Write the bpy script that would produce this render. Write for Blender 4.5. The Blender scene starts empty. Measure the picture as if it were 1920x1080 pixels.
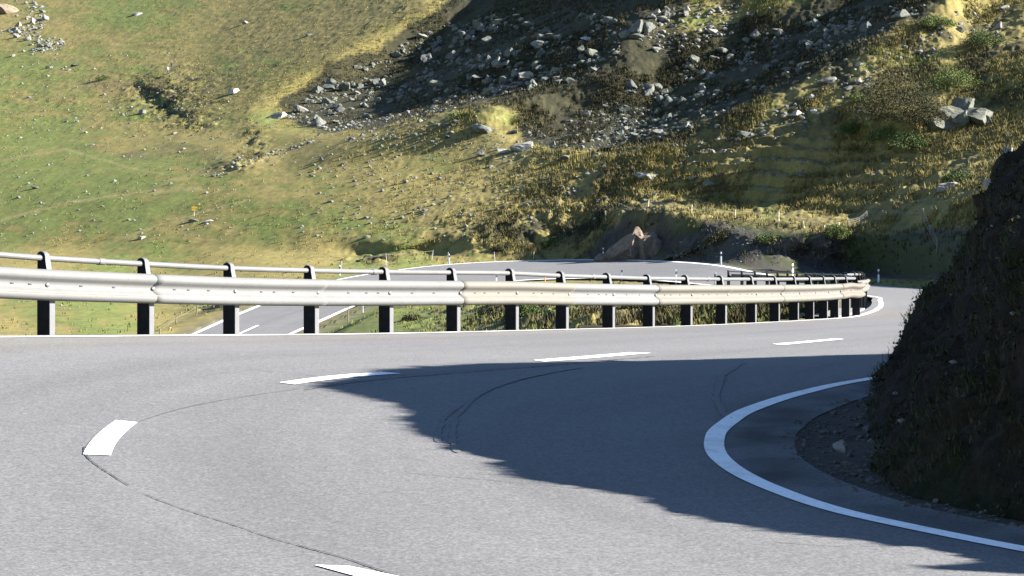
import bpy, math, random, numpy as np
from mathutils import Vector, Matrix

# ------------------------------------------------------------------ basics
rng = np.random.default_rng(7); random.seed(7)
F, CX, VH = 4600.0, 960.0, 470.0            # focal length in photo pixels, principal column, eye-level row
scene = bpy.context.scene
col = scene.collection
rad = math.radians

def P3(u, v, Y): return np.array([(u - CX) / F * Y, Y, (VH - v) / F * Y])

def smooth01(x, a, b):
    t = np.clip((x - a) / (b - a), 0, 1); return t * t * (3 - 2 * t)

_tab = rng.random((4, 256, 256)).astype(np.float32)
def vnoise(x, y, k=0):
    T = _tab[k % 4]; ox, oy = (k * 37.7) % 255, (k * 91.3) % 255
    x = np.asarray(x, np.float64) + ox; y = np.asarray(y, np.float64) + oy
    xi = np.floor(x).astype(int); yi = np.floor(y).astype(int); fx = x - xi; fy = y - yi
    fx = fx * fx * (3 - 2 * fx); fy = fy * fy * (3 - 2 * fy)
    a = T[xi & 255, yi & 255]; b = T[(xi + 1) & 255, yi & 255]; c = T[xi & 255, (yi + 1) & 255]; d = T[(xi + 1) & 255, (yi + 1) & 255]
    return (a + (b - a) * fx) * (1 - fy) + (c + (d - c) * fx) * fy
def fbm(x, y, k=0, o=4, g=0.5):
    s = 0; a = 1; t = 0; f = 1
    for i in range(o):
        # rotate each octave so that no lattice shows
        c, q = math.cos(.6 * i + .3), math.sin(.6 * i + .3)
        s = s + a * vnoise((x * c - y * q) * f, (x * q + y * c) * f, k + i * 5); t += a; a *= g; f *= 2.03
    return s / t

def np_mesh(name, V, Q, mat=None, smooth=True, parent=None, cols=None, uv=None, mats=None, mi=None):
    """V (n,3); Q (m,4) or (m,3) int -> linked object"""
    V = np.asarray(V, np.float32); Q = np.asarray(Q, np.int32)
    me = bpy.data.meshes.new(name); k = Q.shape[1]
    me.vertices.add(len(V)); me.vertices.foreach_set('co', V.ravel())
    me.loops.add(Q.size); me.loops.foreach_set('vertex_index', Q.ravel())
    me.polygons.add(len(Q)); me.polygons.foreach_set('loop_start', np.arange(0, Q.size, k, dtype=np.int32))
    me.polygons.foreach_set('use_smooth', np.full(len(Q), smooth, bool))
    if mi is not None: me.polygons.foreach_set('material_index', np.asarray(mi, np.int32))
    me.update(calc_edges=True)
    if cols is not None:
        a = me.color_attributes.new('tint', 'FLOAT_COLOR', 'POINT')
        a.data.foreach_set('color', np.c_[cols, np.ones(len(V))].astype(np.float32).ravel())
    if uv is not None:
        l = me.uv_layers.new(name='UVMap'); l.data.foreach_set('uv', np.asarray(uv, np.float32)[Q.ravel()].ravel())
    for m in (mats or ([mat] if mat else [])): me.materials.append(m)
    o = bpy.data.objects.new(name, me); col.objects.link(o)
    if parent is not None: o.parent = parent
    return o

def py_mesh(name, V, faces, mat, parent=None, smooth=False, mats=None, mi=None):
    me = bpy.data.meshes.new(name); me.from_pydata([tuple(map(float, v)) for v in V], [], [tuple(map(int, f)) for f in faces])
    for m in (mats or [mat]): me.materials.append(m)
    for i, p in enumerate(me.polygons):
        p.use_smooth = smooth
        if mi is not None: p.material_index = mi[i]
    o = bpy.data.objects.new(name, me); col.objects.link(o)
    if parent is not None: o.parent = parent
    return o

def grid_quads(nr, nc):
    i = np.arange(nr * nc).reshape(nr, nc)
    return np.stack([i[:-1, :-1].ravel(), i[:-1, 1:].ravel(), i[1:, 1:].ravel(), i[1:, :-1].ravel()], 1)

def tag(o, label=None, cat=None, group=None, kind=None):
    if label: o['label'] = label
    if cat: o['category'] = cat
    if group: o['group'] = group
    if kind: o['kind'] = kind
    return o
def empty(name, loc):
    o = bpy.data.objects.new(name, None); col.objects.link(o); o.location = loc; o.empty_display_size = .2; return o

def crv(keys, n, closed=False):
    """Catmull-Rom through keys (chord parameter), n samples"""
    K = np.asarray(keys, float); d = np.r_[0, np.cumsum(np.linalg.norm(np.diff(K[:, :2], axis=0), axis=1) ** .5)]
    return hermite(d, K, np.linspace(0, d[-1], n))
def hermite(d, K, t):
    m = np.zeros_like(K)
    m[1:-1] = (K[2:] - K[:-2]) / (d[2:] - d[:-2])[:, None]; m[0] = (K[1] - K[0]) / (d[1] - d[0]); m[-1] = (K[-1] - K[-2]) / (d[-1] - d[-2])
    i = np.clip(np.searchsorted(d, t, 'right') - 1, 0, len(d) - 2); h = (d[i + 1] - d[i]); x = (t - d[i]) / h
    x = x[:, None]; h = h[:, None]
    return (2*x**3-3*x**2+1)*K[i] + (x**3-2*x**2+x)*h*m[i] + (-2*x**3+3*x**2)*K[i+1] + (x**3-x**2)*h*m[i+1]

# ------------------------------------------------------------------ materials
def new_mat(name):
    m = bpy.data.materials.new(name); m.use_nodes = True; nt = m.node_tree; b = nt.nodes['Principled BSDF']; return m, nt, b
def N(nt, t, **kw):
    n = nt.nodes.new(t)
    for k, v in kw.items():
        if k.startswith('i_'): n.inputs[k[2:].replace('_', ' ')].default_value = v
        else: setattr(n, k, v)
    return n
def mixc(nt, fac, a, b, mode='MIX'):
    n = nt.nodes.new('ShaderNodeMix'); n.data_type = 'RGBA'; n.blend_type = mode
    for sock, val in ((n.inputs[0], fac), (n.inputs[6], a), (n.inputs[7], b)):
        if hasattr(val, 'is_output'): nt.links.new(val, sock)
        else: sock.default_value = val if not isinstance(val, tuple) else (*val, 1)[:4]
    return n.outputs[2]
def ramp(nt, src, pts):
    r = nt.nodes.new('ShaderNodeValToRGB'); e = r.color_ramp.elements
    while len(e) < len(pts): e.new(.5)
    for x, (p, c) in zip(e, pts): x.position = p; x.color = (*c, 1) if isinstance(c, tuple) else (c, c, c, 1)
    nt.links.new(src, r.inputs[0]); return r.outputs[0]
def noise(nt, scale, detail=4, rough=.55, vec=None):
    n = N(nt, 'ShaderNodeTexNoise'); n.inputs['Scale'].default_value = scale; n.inputs['Detail'].default_value = detail; n.inputs['Roughness'].default_value = rough
    if vec is None:
        t = N(nt, 'ShaderNodeTexCoord'); vec = t.outputs['Object']
    nt.links.new(vec, n.inputs['Vector']); return n.outputs[0]

def simple(name, c, rough=.6, metal=0., var=.12, scale=6., spec=.5):
    m, nt, b = new_mat(name)
    nz = noise(nt, scale, 5)
    c0 = tuple(x * (1 - var) for x in c); c1 = tuple(min(1, x * (1 + var)) for x in c)
    nt.links.new(ramp(nt, nz, [(.3, c0), (.7, c1)]), b.inputs['Base Color'])
    b.inputs['Roughness'].default_value = rough; b.inputs['Metallic'].default_value = metal
    b.inputs['Specular IOR Level'].default_value = spec
    return m

def asphalt_mat():
    m, nt, b = new_mat('asphalt')
    uv = N(nt, 'ShaderNodeUVMap'); sc = N(nt, 'ShaderNodeVectorMath', operation='MULTIPLY'); nt.links.new(uv.outputs[0], sc.inputs[0]); sc.inputs[1].default_value = (.06, 1.6, 1)
    streak = noise(nt, 1.0, 5, .6, sc.outputs[0])
    big = noise(nt, .35, 4)
    grain = noise(nt, 42., 3, .75)
    g2 = noise(nt, 13., 3, .7)
    base = ramp(nt, big, [(.3, (.108, .107, .109)), (.7, (.121, .120, .122))])
    base = mixc(nt, 1, base, ramp(nt, streak, [(.32, (.9, .9, .9)), (.7, (1.07, 1.065, 1.06))]), 'MULTIPLY')
    base = mixc(nt, 1, base, ramp(nt, grain, [(.30, (.58, .585, .6)), (.5, (.98, .98, .98)), (.68, (1.5, 1.48, 1.45))]), 'MULTIPLY')
    base = mixc(nt, 1, base, ramp(nt, g2, [(.3, (.87, .87, .88)), (.7, (1.1, 1.1, 1.09))]), 'MULTIPLY')
    # per-vertex dirt tint (dust by the guard rail, dark damp gutter)
    at = N(nt, 'ShaderNodeAttribute', attribute_name='tint')
    base = mixc(nt, 1, base, at.outputs['Color'], 'MULTIPLY')
    nt.links.new(base, b.inputs['Base Color']); b.inputs['Roughness'].default_value = .85; b.inputs['Specular IOR Level'].default_value = .3
    bp = N(nt, 'ShaderNodeBump'); bp.inputs['Strength'].default_value = .25; bp.inputs['Distance'].default_value = .006
    nt.links.new(grain, bp.inputs['Height']); nt.links.new(bp.outputs[0], b.inputs['Normal'])
    return m
def paint_mat():
    m, nt, b = new_mat('road_paint')
    g = noise(nt, 30., 4, .7); w = noise(nt, 2.2, 5, .6)
    c = ramp(nt, g, [(.30, (.34, .34, .34)), (.42, (.74, .74, .73)), (.75, (.86, .86, .85))])
    c = mixc(nt, 1, c, ramp(nt, w, [(.3, (.74, .73, .71)), (.5, (1, 1, 1))]), 'MULTIPLY')
    nt.links.new(c, b.inputs['Base Color']); b.inputs['Roughness'].default_value = .7
    return m
def tint_mat(name, var=.35, scale=9., rough=.95, bump=.0, bscale=20., bdist=.05, spec=.15):
    """albedo from the 'tint' attribute, broken up by fine noise"""
    m, nt, b = new_mat(name)
    at = N(nt, 'ShaderNodeAttribute', attribute_name='tint')
    nz = noise(nt, scale, 6, .7)
    c = mixc(nt, 1, at.outputs['Color'], ramp(nt, nz, [(.25, (1 - var,) * 3), (.5, (1, 1, 1)), (.75, (1 + var, 1 + var * .95, 1 + var * .85))]), 'MULTIPLY')
    nt.links.new(c, b.inputs['Base Color']); b.inputs['Roughness'].default_value = rough; b.inputs['Specular IOR Level'].default_value = spec
    if bump:
        bp = N(nt, 'ShaderNodeBump'); bp.inputs['Strength'].default_value = bump; bp.inputs['Distance'].default_value = bdist
        nt.links.new(noise(nt, bscale, 6, .7), bp.inputs['Height']); nt.links.new(bp.outputs[0], b.inputs['Normal'])
    return m
def rock_mat(name, c, lichen=(.22, .23, .15), sc=1.2):
    m, nt, b = new_mat(name)
    oi = N(nt, 'ShaderNodeObjectInfo')
    nz = noise(nt, 2.5 * sc, 6, .65); n2 = noise(nt, 1.1 * sc, 4, .6)
    cc = ramp(nt, nz, [(.28, tuple(x * .55 for x in c)), (.5, c), (.72, tuple(min(.7, x * 1.35) for x in c))])
    cc = mixc(nt, ramp(nt, n2, [(.5, 0.), (.62, .6)]), cc, lichen)
    rv = ramp(nt, oi.outputs['Random'], [(0, (.72, .73, .76)), (.5, (.95, .95, .95)), (1, (1.25, 1.22, 1.15))])
    cc = mixc(nt, 1, cc, rv, 'MULTIPLY')
    nt.links.new(cc, b.inputs['Base Color']); b.inputs['Roughness'].default_value = .9; b.inputs['Specular IOR Level'].default_value = .2
    bp = N(nt, 'ShaderNodeBump'); bp.inputs['Strength'].default_value = .6; bp.inputs['Distance'].default_value = .08
    nt.links.new(nz, bp.inputs['Height']); nt.links.new(bp.outputs[0], b.inputs['Normal'])
    return m
def leaf_mat(name, c, c2):
    m, nt, b = new_mat(name)
    nz = noise(nt, 3.0, 4, .7)
    nt.links.new(ramp(nt, nz, [(.3, c), (.7, c2)]), b.inputs['Base Color']); b.inputs['Roughness'].default_value = .8; b.inputs['Specular IOR Level'].default_value = .2
    return m
def beam_mat(name, c, stain):
    m, nt, b = new_mat(name)
    n1 = noise(nt, 1.3, 5, .6); n2 = noise(nt, 14., 5, .65)
    cc = ramp(nt, n1, [(.3, tuple(x * .9 for x in c)), (.6, c)])
    cc = mixc(nt, ramp(nt, n2, [(.52, 0.), (.75, .35)]), cc, stain)
    nt.links.new(cc, b.inputs['Base Color']); b.inputs['Roughness'].default_value = .75; b.inputs['Specular IOR Level'].default_value = .2
    return m

M = dict(
    asphalt=asphalt_mat(), paint=paint_mat(), ground=tint_mat('alpine_turf', .32, 4.0), bank=tint_mat('bank_soil', .4, 7., bump=.5, bscale=25, bdist=.04),
    bank_rough=tint_mat('bank_rough', .6, 12., bump=1., bscale=14, bdist=.12), gravel=tint_mat('gravel', .5, 30., bump=.6, bscale=45, bdist=.02),
    rock=rock_mat('grey_gneiss', (.088, .094, .088), (.11, .12, .08)), pale=rock_mat('pale_rock', (.19, .185, .17), (.15, .155, .10)),
    lichen=rock_mat('lichen_rock', (.125, .128, .105), (.14, .145, .085), 1.8),
    white=rock_mat('white_rock', (.24, .235, .225), (.24, .235, .21)), tan=rock_mat('tan_rock', (.135, .105, .082), (.09, .08, .06), 1.6),
    beam_w=beam_mat('zinc_white', (.112, .113, .112), (.08, .068, .052)), beam_c=beam_mat('zinc_cream', (.108, .103, .090), (.08, .06, .04)),
    beam_old=beam_mat('zinc_scraped', (.104, .095, .080), (.085, .045, .03)),
    post=simple('post_steel', (.075, .076, .080), .55, 0, .12, 9), web=simple('post_web_shade', (.012, .0125, .015), .9, 0, .3, 9, .08), tube=simple('tube_steel', (.092, .092, .090), .5, 0, .1, 5),  # web is a darker copy of the post steel: shade put into the colour
    dark=simple('slot_dark', (.03, .03, .032), .8), bolt=simple('bolt_zinc', (.10, .10, .10), .5),
    white_pl=simple('white_plastic', (.72, .72, .72), .5, 0, .05), black_pl=simple('black_plastic', (.012, .012, .013), .6),
    refl=simple('reflector_grey', (.45, .46, .47), .3), wood=simple('weathered_wood', (.42, .37, .27), .9, 0, .3, 12),
    wood_d=simple('dark_wood', (.12, .10, .075), .9, 0, .3, 12), orange=simple('orange_paint', (.6, .19, .07), .6), yellow=simple('yellow_sign', (.75, .42, .02), .5),
    grey_st=simple('galvanised_grey', (.3, .3, .3), .5), wire=simple('fence_wire', (.12, .12, .11), .6),
    leaf=leaf_mat('shrub_leaf', (.030, .050, .014), (.075, .10, .028)), leaf_y=leaf_mat('shrub_leaf_bright', (.055, .085, .02), (.12, .135, .04)), leaf_d=leaf_mat('heather_leaf', (.024, .026, .010), (.055, .052, .020)),
    blade=leaf_mat('grass_blade', (.022, .028, .008), (.046, .046, .016)), blade_dry=leaf_mat('dry_grass', (.030, .026, .012), (.055, .046, .024)),
    crack=simple('tar_crack', (.034, .034, .035), .8), seam=simple('tar_seam', (.056, .056, .057), .8), skid=simple('tyre_rubber', (.084, .084, .086), .85), concrete=simple('concrete', (.16, .155, .14), .9, 0, .2, 8),
    scrape=simple('red_scrape', (.13, .075, .055), .6, 0, .3, 8),
    weed=leaf_mat('weed_leaf', (.010, .015, .005), (.024, .030, .010)), weed_b=leaf_mat('dead_leaf', (.022, .016, .009), (.05, .036, .018)), pebble=simple('pebble_dark', (.07, .062, .054), .95, 0, .6, 40), pebble_l=simple('pebble_pale', (.11, .11, .105), .95, 0, .4, 30),
    stem=simple('stem_wood', (.06, .045, .03), .9), cloth_b=simple('blue_cloth', (.08, .11, .2), .9), cloth_d=simple('dark_cloth', (.03, .03, .04), .9), skin=simple('skin', (.4, .26, .19), .6), cloth_l=simple('light_cloth', (.4, .42, .5), .9),
)

# ------------------------------------------------------------------ guard rail post positions (front run)
US = [95, 281, 441, 591, 731, 857, 967, 1061, 1148, 1223, 1294, 1359, 1415, 1459, 1495, 1524, 1550, 1571, 1592, 1612]
HPX = [158, 144, 134, 128, 122, 117, 113, 108, 103, 99, 95, 92, 89, 87, 85, 83.5, 82.5, 81.5, 81, 80]
S_POST = 1.75
US = [u_ - .085 * h_ for u_, h_ in zip(US, HPX)]
Yp = [27.0]
for a, b in zip(US, US[1:]):
    X0 = (a - CX) / F * Yp[-1]; k = (b - CX) / F
    A = k * k + 1; B = -2 * (k * X0 + Yp[-1]); C = X0 * X0 + Yp[-1] ** 2 - S_POST ** 2
    Yp.append((-B + math.sqrt(max(B * B - 4 * A * C, 0))) / (2 * A))
Yp = np.array(Yp); US = np.array(US, float); HPX = np.array(HPX)
VTOP = np.interp(US, [80, 267, 430, 580, 719, 845, 958, 1052, 1140, 1214, 1286, 1352, 1450, 1612], [472, 484, 493, 498, 501, 502.5, 504, 509, 512, 515, 516, 517, 517.5, 517])
VLINE = np.interp(US, [0, 300, 600, 900, 1200, 1400, 1550, 1600, 1640], [632, 630.5, 628, 622, 615, 607, 599, 594, 584])
PX = (US - CX) / F * Yp
Pxy = np.c_[PX, Yp]
tan = np.gradient(Pxy, axis=0); tan /= np.linalg.norm(tan, axis=1)[:, None]
nrm = np.c_[tan[:, 1], -tan[:, 0]]                     # towards the carriageway
LLxy = Pxy + nrm * .55                                 # white edge line
ul = CX + F * LLxy[:, 0] / LLxy[:, 1]
vl = np.interp(ul, [0, 300, 600, 900, 1200, 1400, 1550, 1600, 1640], [632, 630.5, 628, 622, 615, 607, 599, 594, 584])
LLz = (VH - vl) / F * LLxy[:, 1]
LL = np.c_[LLxy, LLz]
PZ = LLz + .02
PH = PZ * 0 + (VH - VTOP) / F * Yp - PZ                # post heights

# ------------------------------------------------------------------ road: left and right edge lines in plan and height
C0 = np.array([8.06, 18.1]); ROUT = 15.35
def RIN(deg): return float(np.interp(deg % 360, [130, 141, 152, 164, 173, 186, 198, 203, 221, 270, 320], [7.2, 6.84, 6.62, 6.52, 6.53, 6.62, 6.73, 6.79, 6.89, 7.0, 7.0]))
def plane(x, y): return -2.2 + .0435 * y - .02 * x
def on_circle(deg, R):
    p = C0 + R * np.array([math.cos(rad(deg)), math.sin(rad(deg))]); return [p[0], p[1], plane(*p)]
keysL, keysR = [], []
for d in (-50, -70, -90, -110, -130, -150, -162, -174, 174, 165):
    q_ = on_circle(d, ROUT); q_[2] += .14 * smooth01(float(d % 360 < 200) * (200 - d % 360), 0, 35); keysL.append(q_); keysR.append(on_circle(d, RIN(d)))
keysL.append(list(P3(-170, 637.5, 24.2))); keysR.append(on_circle(157, RIN(157)))
def rr(x, y, z): return [x, y, z]
pr = {0: on_circle(144, RIN(144)), 3: on_circle(129, 7.25), 6: [6.0, 27.2, -1.15], 9: [8.3, 32.2, -1.12], 12: [11.2, 39.5, -1.15], 15: [13.4, 46.5, -1.25]}
for i in (0, 3, 6, 9, 12, 15):
    keysL.append(list(LL[i])); keysR.append(pr[i])
keysL += [list(P3(1605, 593.5, 56.5)), list(P3(1627, 587.5, 58.8)), list(P3(1643, 581, 62.5)), list(P3(1652, 572, 72)), list(P3(1650, 564, 84)), list(P3(1640, 556.5, 102)), [15.5, 118, -2.03], [14.7, 135, -2.1], list(P3(1340, 535, 150))]
keysR += [[15.7, 54.5, -1.4], [16.3, 57.5, -1.45], [17.0, 62, -1.52], [18.6, 73, -1.7], [20, 85, -1.82], [21.8, 102, -1.98], [22.8, 118, -2.1], [22.9, 135, -2.15], [21.4, 152, -2.1]]
loop = [((1250, 527, 166), (1445, 516, 170)), ((1180, 523.5, 178), (1340, 497, 185)), ((1100, 522, 186), (1225, 489, 201)), ((1020, 523.5, 188.5), (1100, 487, 210)), ((940, 528, 188), (950, 490, 214)),
        ((860, 534, 186), (840, 496, 213)), ((800, 541, 183), (740, 507, 207)), ((750, 549, 179), (640, 523, 197)), ((700, 561, 175), (580, 539, 190)), ((660, 575, 171), (530, 556, 182)),
        ((600, 602, 163), (440, 592, 168)), ((540, 628, 155), (355, 630, 156)), ((480, 655, 146), (290, 658, 147)), ((380, 710, 130), (180, 715, 131))]
for a, b in loop: keysL.append(list(P3(*a))); keysR.append(list(P3(*b)))
keysL = np.array(keysL); keysR = np.array(keysR)
mid = (keysL + keysR) / 2
dpar = np.r_[0, np.cumsum(np.maximum(np.linalg.norm(np.diff(mid[:, :2], axis=0), axis=1), 1.0))]
NS = 1300
tpar = np.interp(np.linspace(0, 1, NS), np.linspace(0, 1, 60), np.interp(np.linspace(0, 1, 60), [0, .62, 1], [0, dpar[26], dpar[-1]]))
SL = hermite(dpar, keysL, tpar); SR = hermite(dpar, keysR, tpar)          # dense edge lines
cross = SR - SL; wid = np.linalg.norm(cross[:, :2], axis=1)
near_w = 1 - smooth01(SR[:, 1], 24, 34) * (np.arange(NS) > NS * .2)
offR = .35 + .25 * near_w
EL = SL - cross * (.30 / wid)[:, None]                  # asphalt edges
ER = SR + cross * (offR / wid)[:, None]
smid = np.r_[0, np.cumsum(np.linalg.norm(np.diff((SL + SR) / 2, axis=0), axis=1))]
def road_pt(i, t):
    """i float section index, t 0..1 from left asphalt edge to right"""
    i = np.clip(np.asarray(i, float), 0, NS - 1.0001); k = i.astype(int); f = (i - k)[..., None]; t = np.asarray(t)[..., None]
    a = EL[k] * (1 - f) + EL[k + 1] * f; b = ER[k] * (1 - f) + ER[k + 1] * f
    return a * (1 - t) + b * t
def proj(p):
    return CX + F * p[..., 0] / p[..., 1], VH - F * p[..., 2] / p[..., 1]
NT = 81
gi, gt = np.meshgrid(np.arange(NS), np.linspace(0, 1, NT), indexing='ij')
RV = road_pt(gi.astype(float), gt)
# dirt tint
latL = gt * (wid[:, None] + .3 + offR[:, None]); latR = (1 - gt) * (wid[:, None] + .3 + offR[:, None])
isnear = (RV[..., 1] < 62)
dust = np.exp(-((latL - .9) / .9) ** 2) * (.5 + .8 * fbm(RV[..., 0] * .4, RV[..., 1] * .4, 3)) * isnear
tint = np.ones(RV.shape)
tint = tint * (1 + dust[..., None] * np.array([.12, .07, -.02]))
gut = np.exp(-((latR - .28) / .34) ** 2) * isnear * (RV[..., 1] < 30)
dampn = smooth01(fbm(RV[..., 0] * 1.3, RV[..., 1] * 1.3, 9), .46, .6)
tint *= (1 - .55 * gut * (.35 + .65 * dampn))[..., None]
bl = smooth01(fbm(RV[..., 0] * 3.2, RV[..., 1] * 1.1, 5, 4, .6), .42, .56)
spot = sum(a_ * np.exp(-(((RV[..., 0] - x_) / rx_) ** 2 + ((RV[..., 1] - y_) / ry_) ** 2)) for x_, y_, rx_, ry_, a_ in ((1.95, 18.6, .30, 1.3, 1.0), (1.74, 16.5, .16, .3, 1.3), (2.25, 20.3, .3, 1.2, .7), (2.1, 15.4, .2, .3, .5)))
tint *= (1 - .62 * np.clip(spot * (.25 + .9 * bl), 0, 1))[..., None]
wheel = sum(np.exp(-((gt - c) / .05) ** 2) for c in (.14, .34, .60, .80))
tint *= (1 - .085 * wheel * isnear * (.5 + fbm(RV[..., 0] * .5, RV[..., 1] * .5, 13)))[..., None]
uvr = np.stack([np.repeat(smid[:, None], NT, 1), gt * (wid[:, None])], -1)
road = np_mesh('road', RV.reshape(-1, 3), grid_quads(NS, NT), M['asphalt'], True, cols=tint.reshape(-1, 3), uv=uvr.reshape(-1, 2))
tag(road, kind='structure')

near_lim = int(np.argmax((SL[:, 1] > 62) & (np.arange(NS) > NS * .2)))
UVn = proj(RV[:near_lim])
def find_it(u, v, sub=slice(None), rng_=(0, None)):
    lo = rng_[0]; hi = rng_[1] or near_lim
    pu, pv = proj(RV[lo:hi]); ok = RV[lo:hi, :, 1] > 4
    d = np.where(ok, (pu - u) ** 2 + ((pv - v) * 2) ** 2, 1e12); j = np.unravel_index(np.argmin(d), d.shape)
    i, t = float(j[0] + lo), j[1] / (NT - 1)
    for _ in range(12):
        p = np.array(proj(road_pt(i, t))); e = np.array([u, v]) - p
        pi = (np.array(proj(road_pt(i + .5, t))) - p) / .5; pt = (np.array(proj(road_pt(i, t + .002))) - p) / .002
        J = np.c_[pi, pt]
        try: dx = np.linalg.solve(J, e)
        except Exception: break
        i = float(np.clip(i + np.clip(dx[0], -6, 6), lo, NS - 1.01)); t = float(np.clip(t + np.clip(dx[1], -.1, .1), -.05, 1.05))
        if abs(e).max() < .05: break
    return i, t

def strip_on_road(name, I, TL, TR, mat, lift=.006, nseg=None, across=2):
    """paint strip: section indices I, lateral fractions TL/TR"""
    I = np.asarray(I); rows = []
    for w in np.linspace(0, 1, across): rows.append(road_pt(I, np.asarray(TL) * (1 - w) + np.asarray(TR) * w))
    V = np.stack(rows, 1); V[..., 2] += lift
    o = np_mesh(name, V.reshape(-1, 3), grid_quads(len(I), across), mat, True)
    return tag(o, kind='structure')
totw = wid + .3 + offR
allI = np.arange(0, NS - 1, 1.0)
tl = .30 / totw[:-1]; tr = 1 - offR[:-1] / totw[:-1]
wl = np.where(SL[:-1, 1] < 62, .15, .2) ; wl = .15 + (.05 + .3 * np.abs(cross[:-1, 1]) / wid[:-1]) * smooth01(SL[:-1, 1], 100, 150)
strip_on_road('edge_line', allI, tl - wl / 2 / totw[:-1], tl + wl / 2 / totw[:-1], M['paint'])
wr_ = .150 + (.05 + .3 * np.abs(cross[:-1, 1]) / wid[:-1]) * smooth01(SR[:-1, 1], 100, 150)
strip_on_road('edge_line', allI, tr - wr_ / 2 / totw[:-1], tr + wr_ / 2 / totw[:-1], M['paint'])

def dash(c_outer, c_inner, lift=.006):
    """quad from image corners: outer-left pair (start,end) and inner pair (start,end)"""
    a0, a1 = find_it(*c_outer[0]), find_it(*c_outer[1]); b0, b1 = find_it(*c_inner[0]), find_it(*c_inner[1])
    n = 10; w = np.linspace(0, 1, n)
    rows = []
    for q in np.linspace(0, 1, 3):
        i0 = a0[0] * (1 - q) + b0[0] * q; i1 = a1[0] * (1 - q) + b1[0] * q; t0 = a0[1] * (1 - q) + b0[1] * q; t1 = a1[1] * (1 - q) + b1[1] * q
        V = road_pt(i0 * (1 - w) + i1 * w, t0 * (1 - w) + t1 * w); V[:, 2] += lift; rows.append(V)
    o = np_mesh('centre_dash', np.stack(rows, 1).reshape(-1, 3), grid_quads(n, 3), M['paint'], True); tag(o, kind='structure')
dash([(715, 1095), (590, 1061)], [(835, 1100), (655, 1063)])
dash([(156, 853), (217, 789)], [(208, 855), (258, 793)])
dash([(524, 718), (715, 698)], [(552, 721.5), (752, 701)])
dash([(1000, 676), (1180, 661.5)], [(1022, 679), (1222, 662.5)])
dash([(1448, 645.5), (1565, 635.5)], [(1466, 647.5), (1583, 636.5)])

def img_line(name, pts, w_m, mat, lift=.004, wob=0., n=40, brk=None):
    """thin dark line through image points lying on the road"""
    it = np.array([find_it(*p) for p in pts]); d = np.r_[0, np.cumsum(np.linalg.norm(np.diff(np.c_[it[:, 0], it[:, 1] * 100], axis=0), axis=1))]
    q = hermite(d, it, np.linspace(0, d[-1], n))
    c = road_pt(q[:, 0], q[:, 1]); tg = np.gradient(c, axis=0); tg /= np.linalg.norm(tg, axis=1)[:, None] + 1e-9
    nn = np.c_[tg[:, 1], -tg[:, 0], np.zeros(n)]
    wv = w_m * (.55 + .9 * rng.random(n)); 
    if len(wv) > 2: wv[0] *= .2; wv[-1] *= .2
    off = (rng.random(n) - .5) * wob
    A = c + nn * (off + wv / 2)[:, None]; Bv = c + nn * (off - wv / 2)[:, None]
    # stay on the surface: slope across
    V = np.stack([A, Bv], 1); V[..., 2] += lift + .001
    o = np_mesh(name, V.reshape(-1, 3), grid_quads(n, 2), mat, True); tag(o, kind='structure'); return o
img_line('road_seam', [(740, 1079), (690, 1062), (640, 1045), (555, 1022)], .011, M['crack'], wob=.005, n=60)
img_line('road_seam', [(555, 1022), (490, 1003), (440, 985), (350, 957), (272, 927)], .008, M['seam'], wob=.005, n=70)
img_line('road_seam', [(243, 911), (205, 888), (178, 870), (160, 852), (158, 838)], .010, M['crack'], wob=.006, n=50)
img_line('road_seam', [(260, 792), (300, 778), (380, 758), (480, 741), (580, 727), (690, 713)], .009, M['seam'], wob=.005, n=80)
img_line('road_seam', [(570, 732), (700, 713), (850, 700), (980, 690), (1100, 680), (1230, 668)], .022, M['crack'], wob=.03, n=160)
img_line('road_seam', [(700, 709), (850, 696), (1000, 686.5), (1180, 672)], .012, M['crack'], wob=.03, n=120)
img_line('road_crack', [(752, 886), (900, 899), (1010, 909), (1095, 917)], .007, M['seam'], n=50)
img_line('road_crack', [(528, 766), (600, 772), (665, 777)], .006, M['seam'])
img_line('road_crack', [(468, 693), (540, 701), (592, 705)], .008, M['seam'])
img_line('road_crack', [(1450, 1016), (1520, 1022), (1600, 1026)], .006, M['seam'])
img_line('skid_mark', [(1395, 680), (1370, 694), (1350, 714), (1342, 740), (1350, 766), (1366, 786)], .07, M['skid'], wob=.02, n=70)
img_line('skid_mark', [(1090, 690), (960, 715), (880, 755), (850, 800), (858, 850)], .05, M['skid'], wob=.012, n=90)
img_line('skid_mark', [(1000, 706), (900, 740), (830, 790), (822, 830)], .04, M['skid'], wob=.012, n=90)
# far leg: dash and seam
fi = (near_lim + 50, NS)
def far_dash(pts, w_m, mat, name):
    it = np.array([find_it(*p, rng_=fi) for p in pts]); w = np.linspace(0, 1, 12)
    I = it[0, 0] * (1 - w) + it[1, 0] * w; T = it[0, 1] * (1 - w) + it[1, 1] * w; ww = w_m / np.interp(I, np.arange(NS), totw)
    strip_on_road(name, I, T - ww / 2, T + ww / 2, mat, .008)
far_dash([(448, 626), (484, 610)], .2, M['paint'], 'centre_dash')
far_dash([(352, 668), (392, 650)], .2, M['paint'], 'centre_dash')
far_dash([(487, 609), (592, 572)], .05, M['seam'], 'road_seam')

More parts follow.
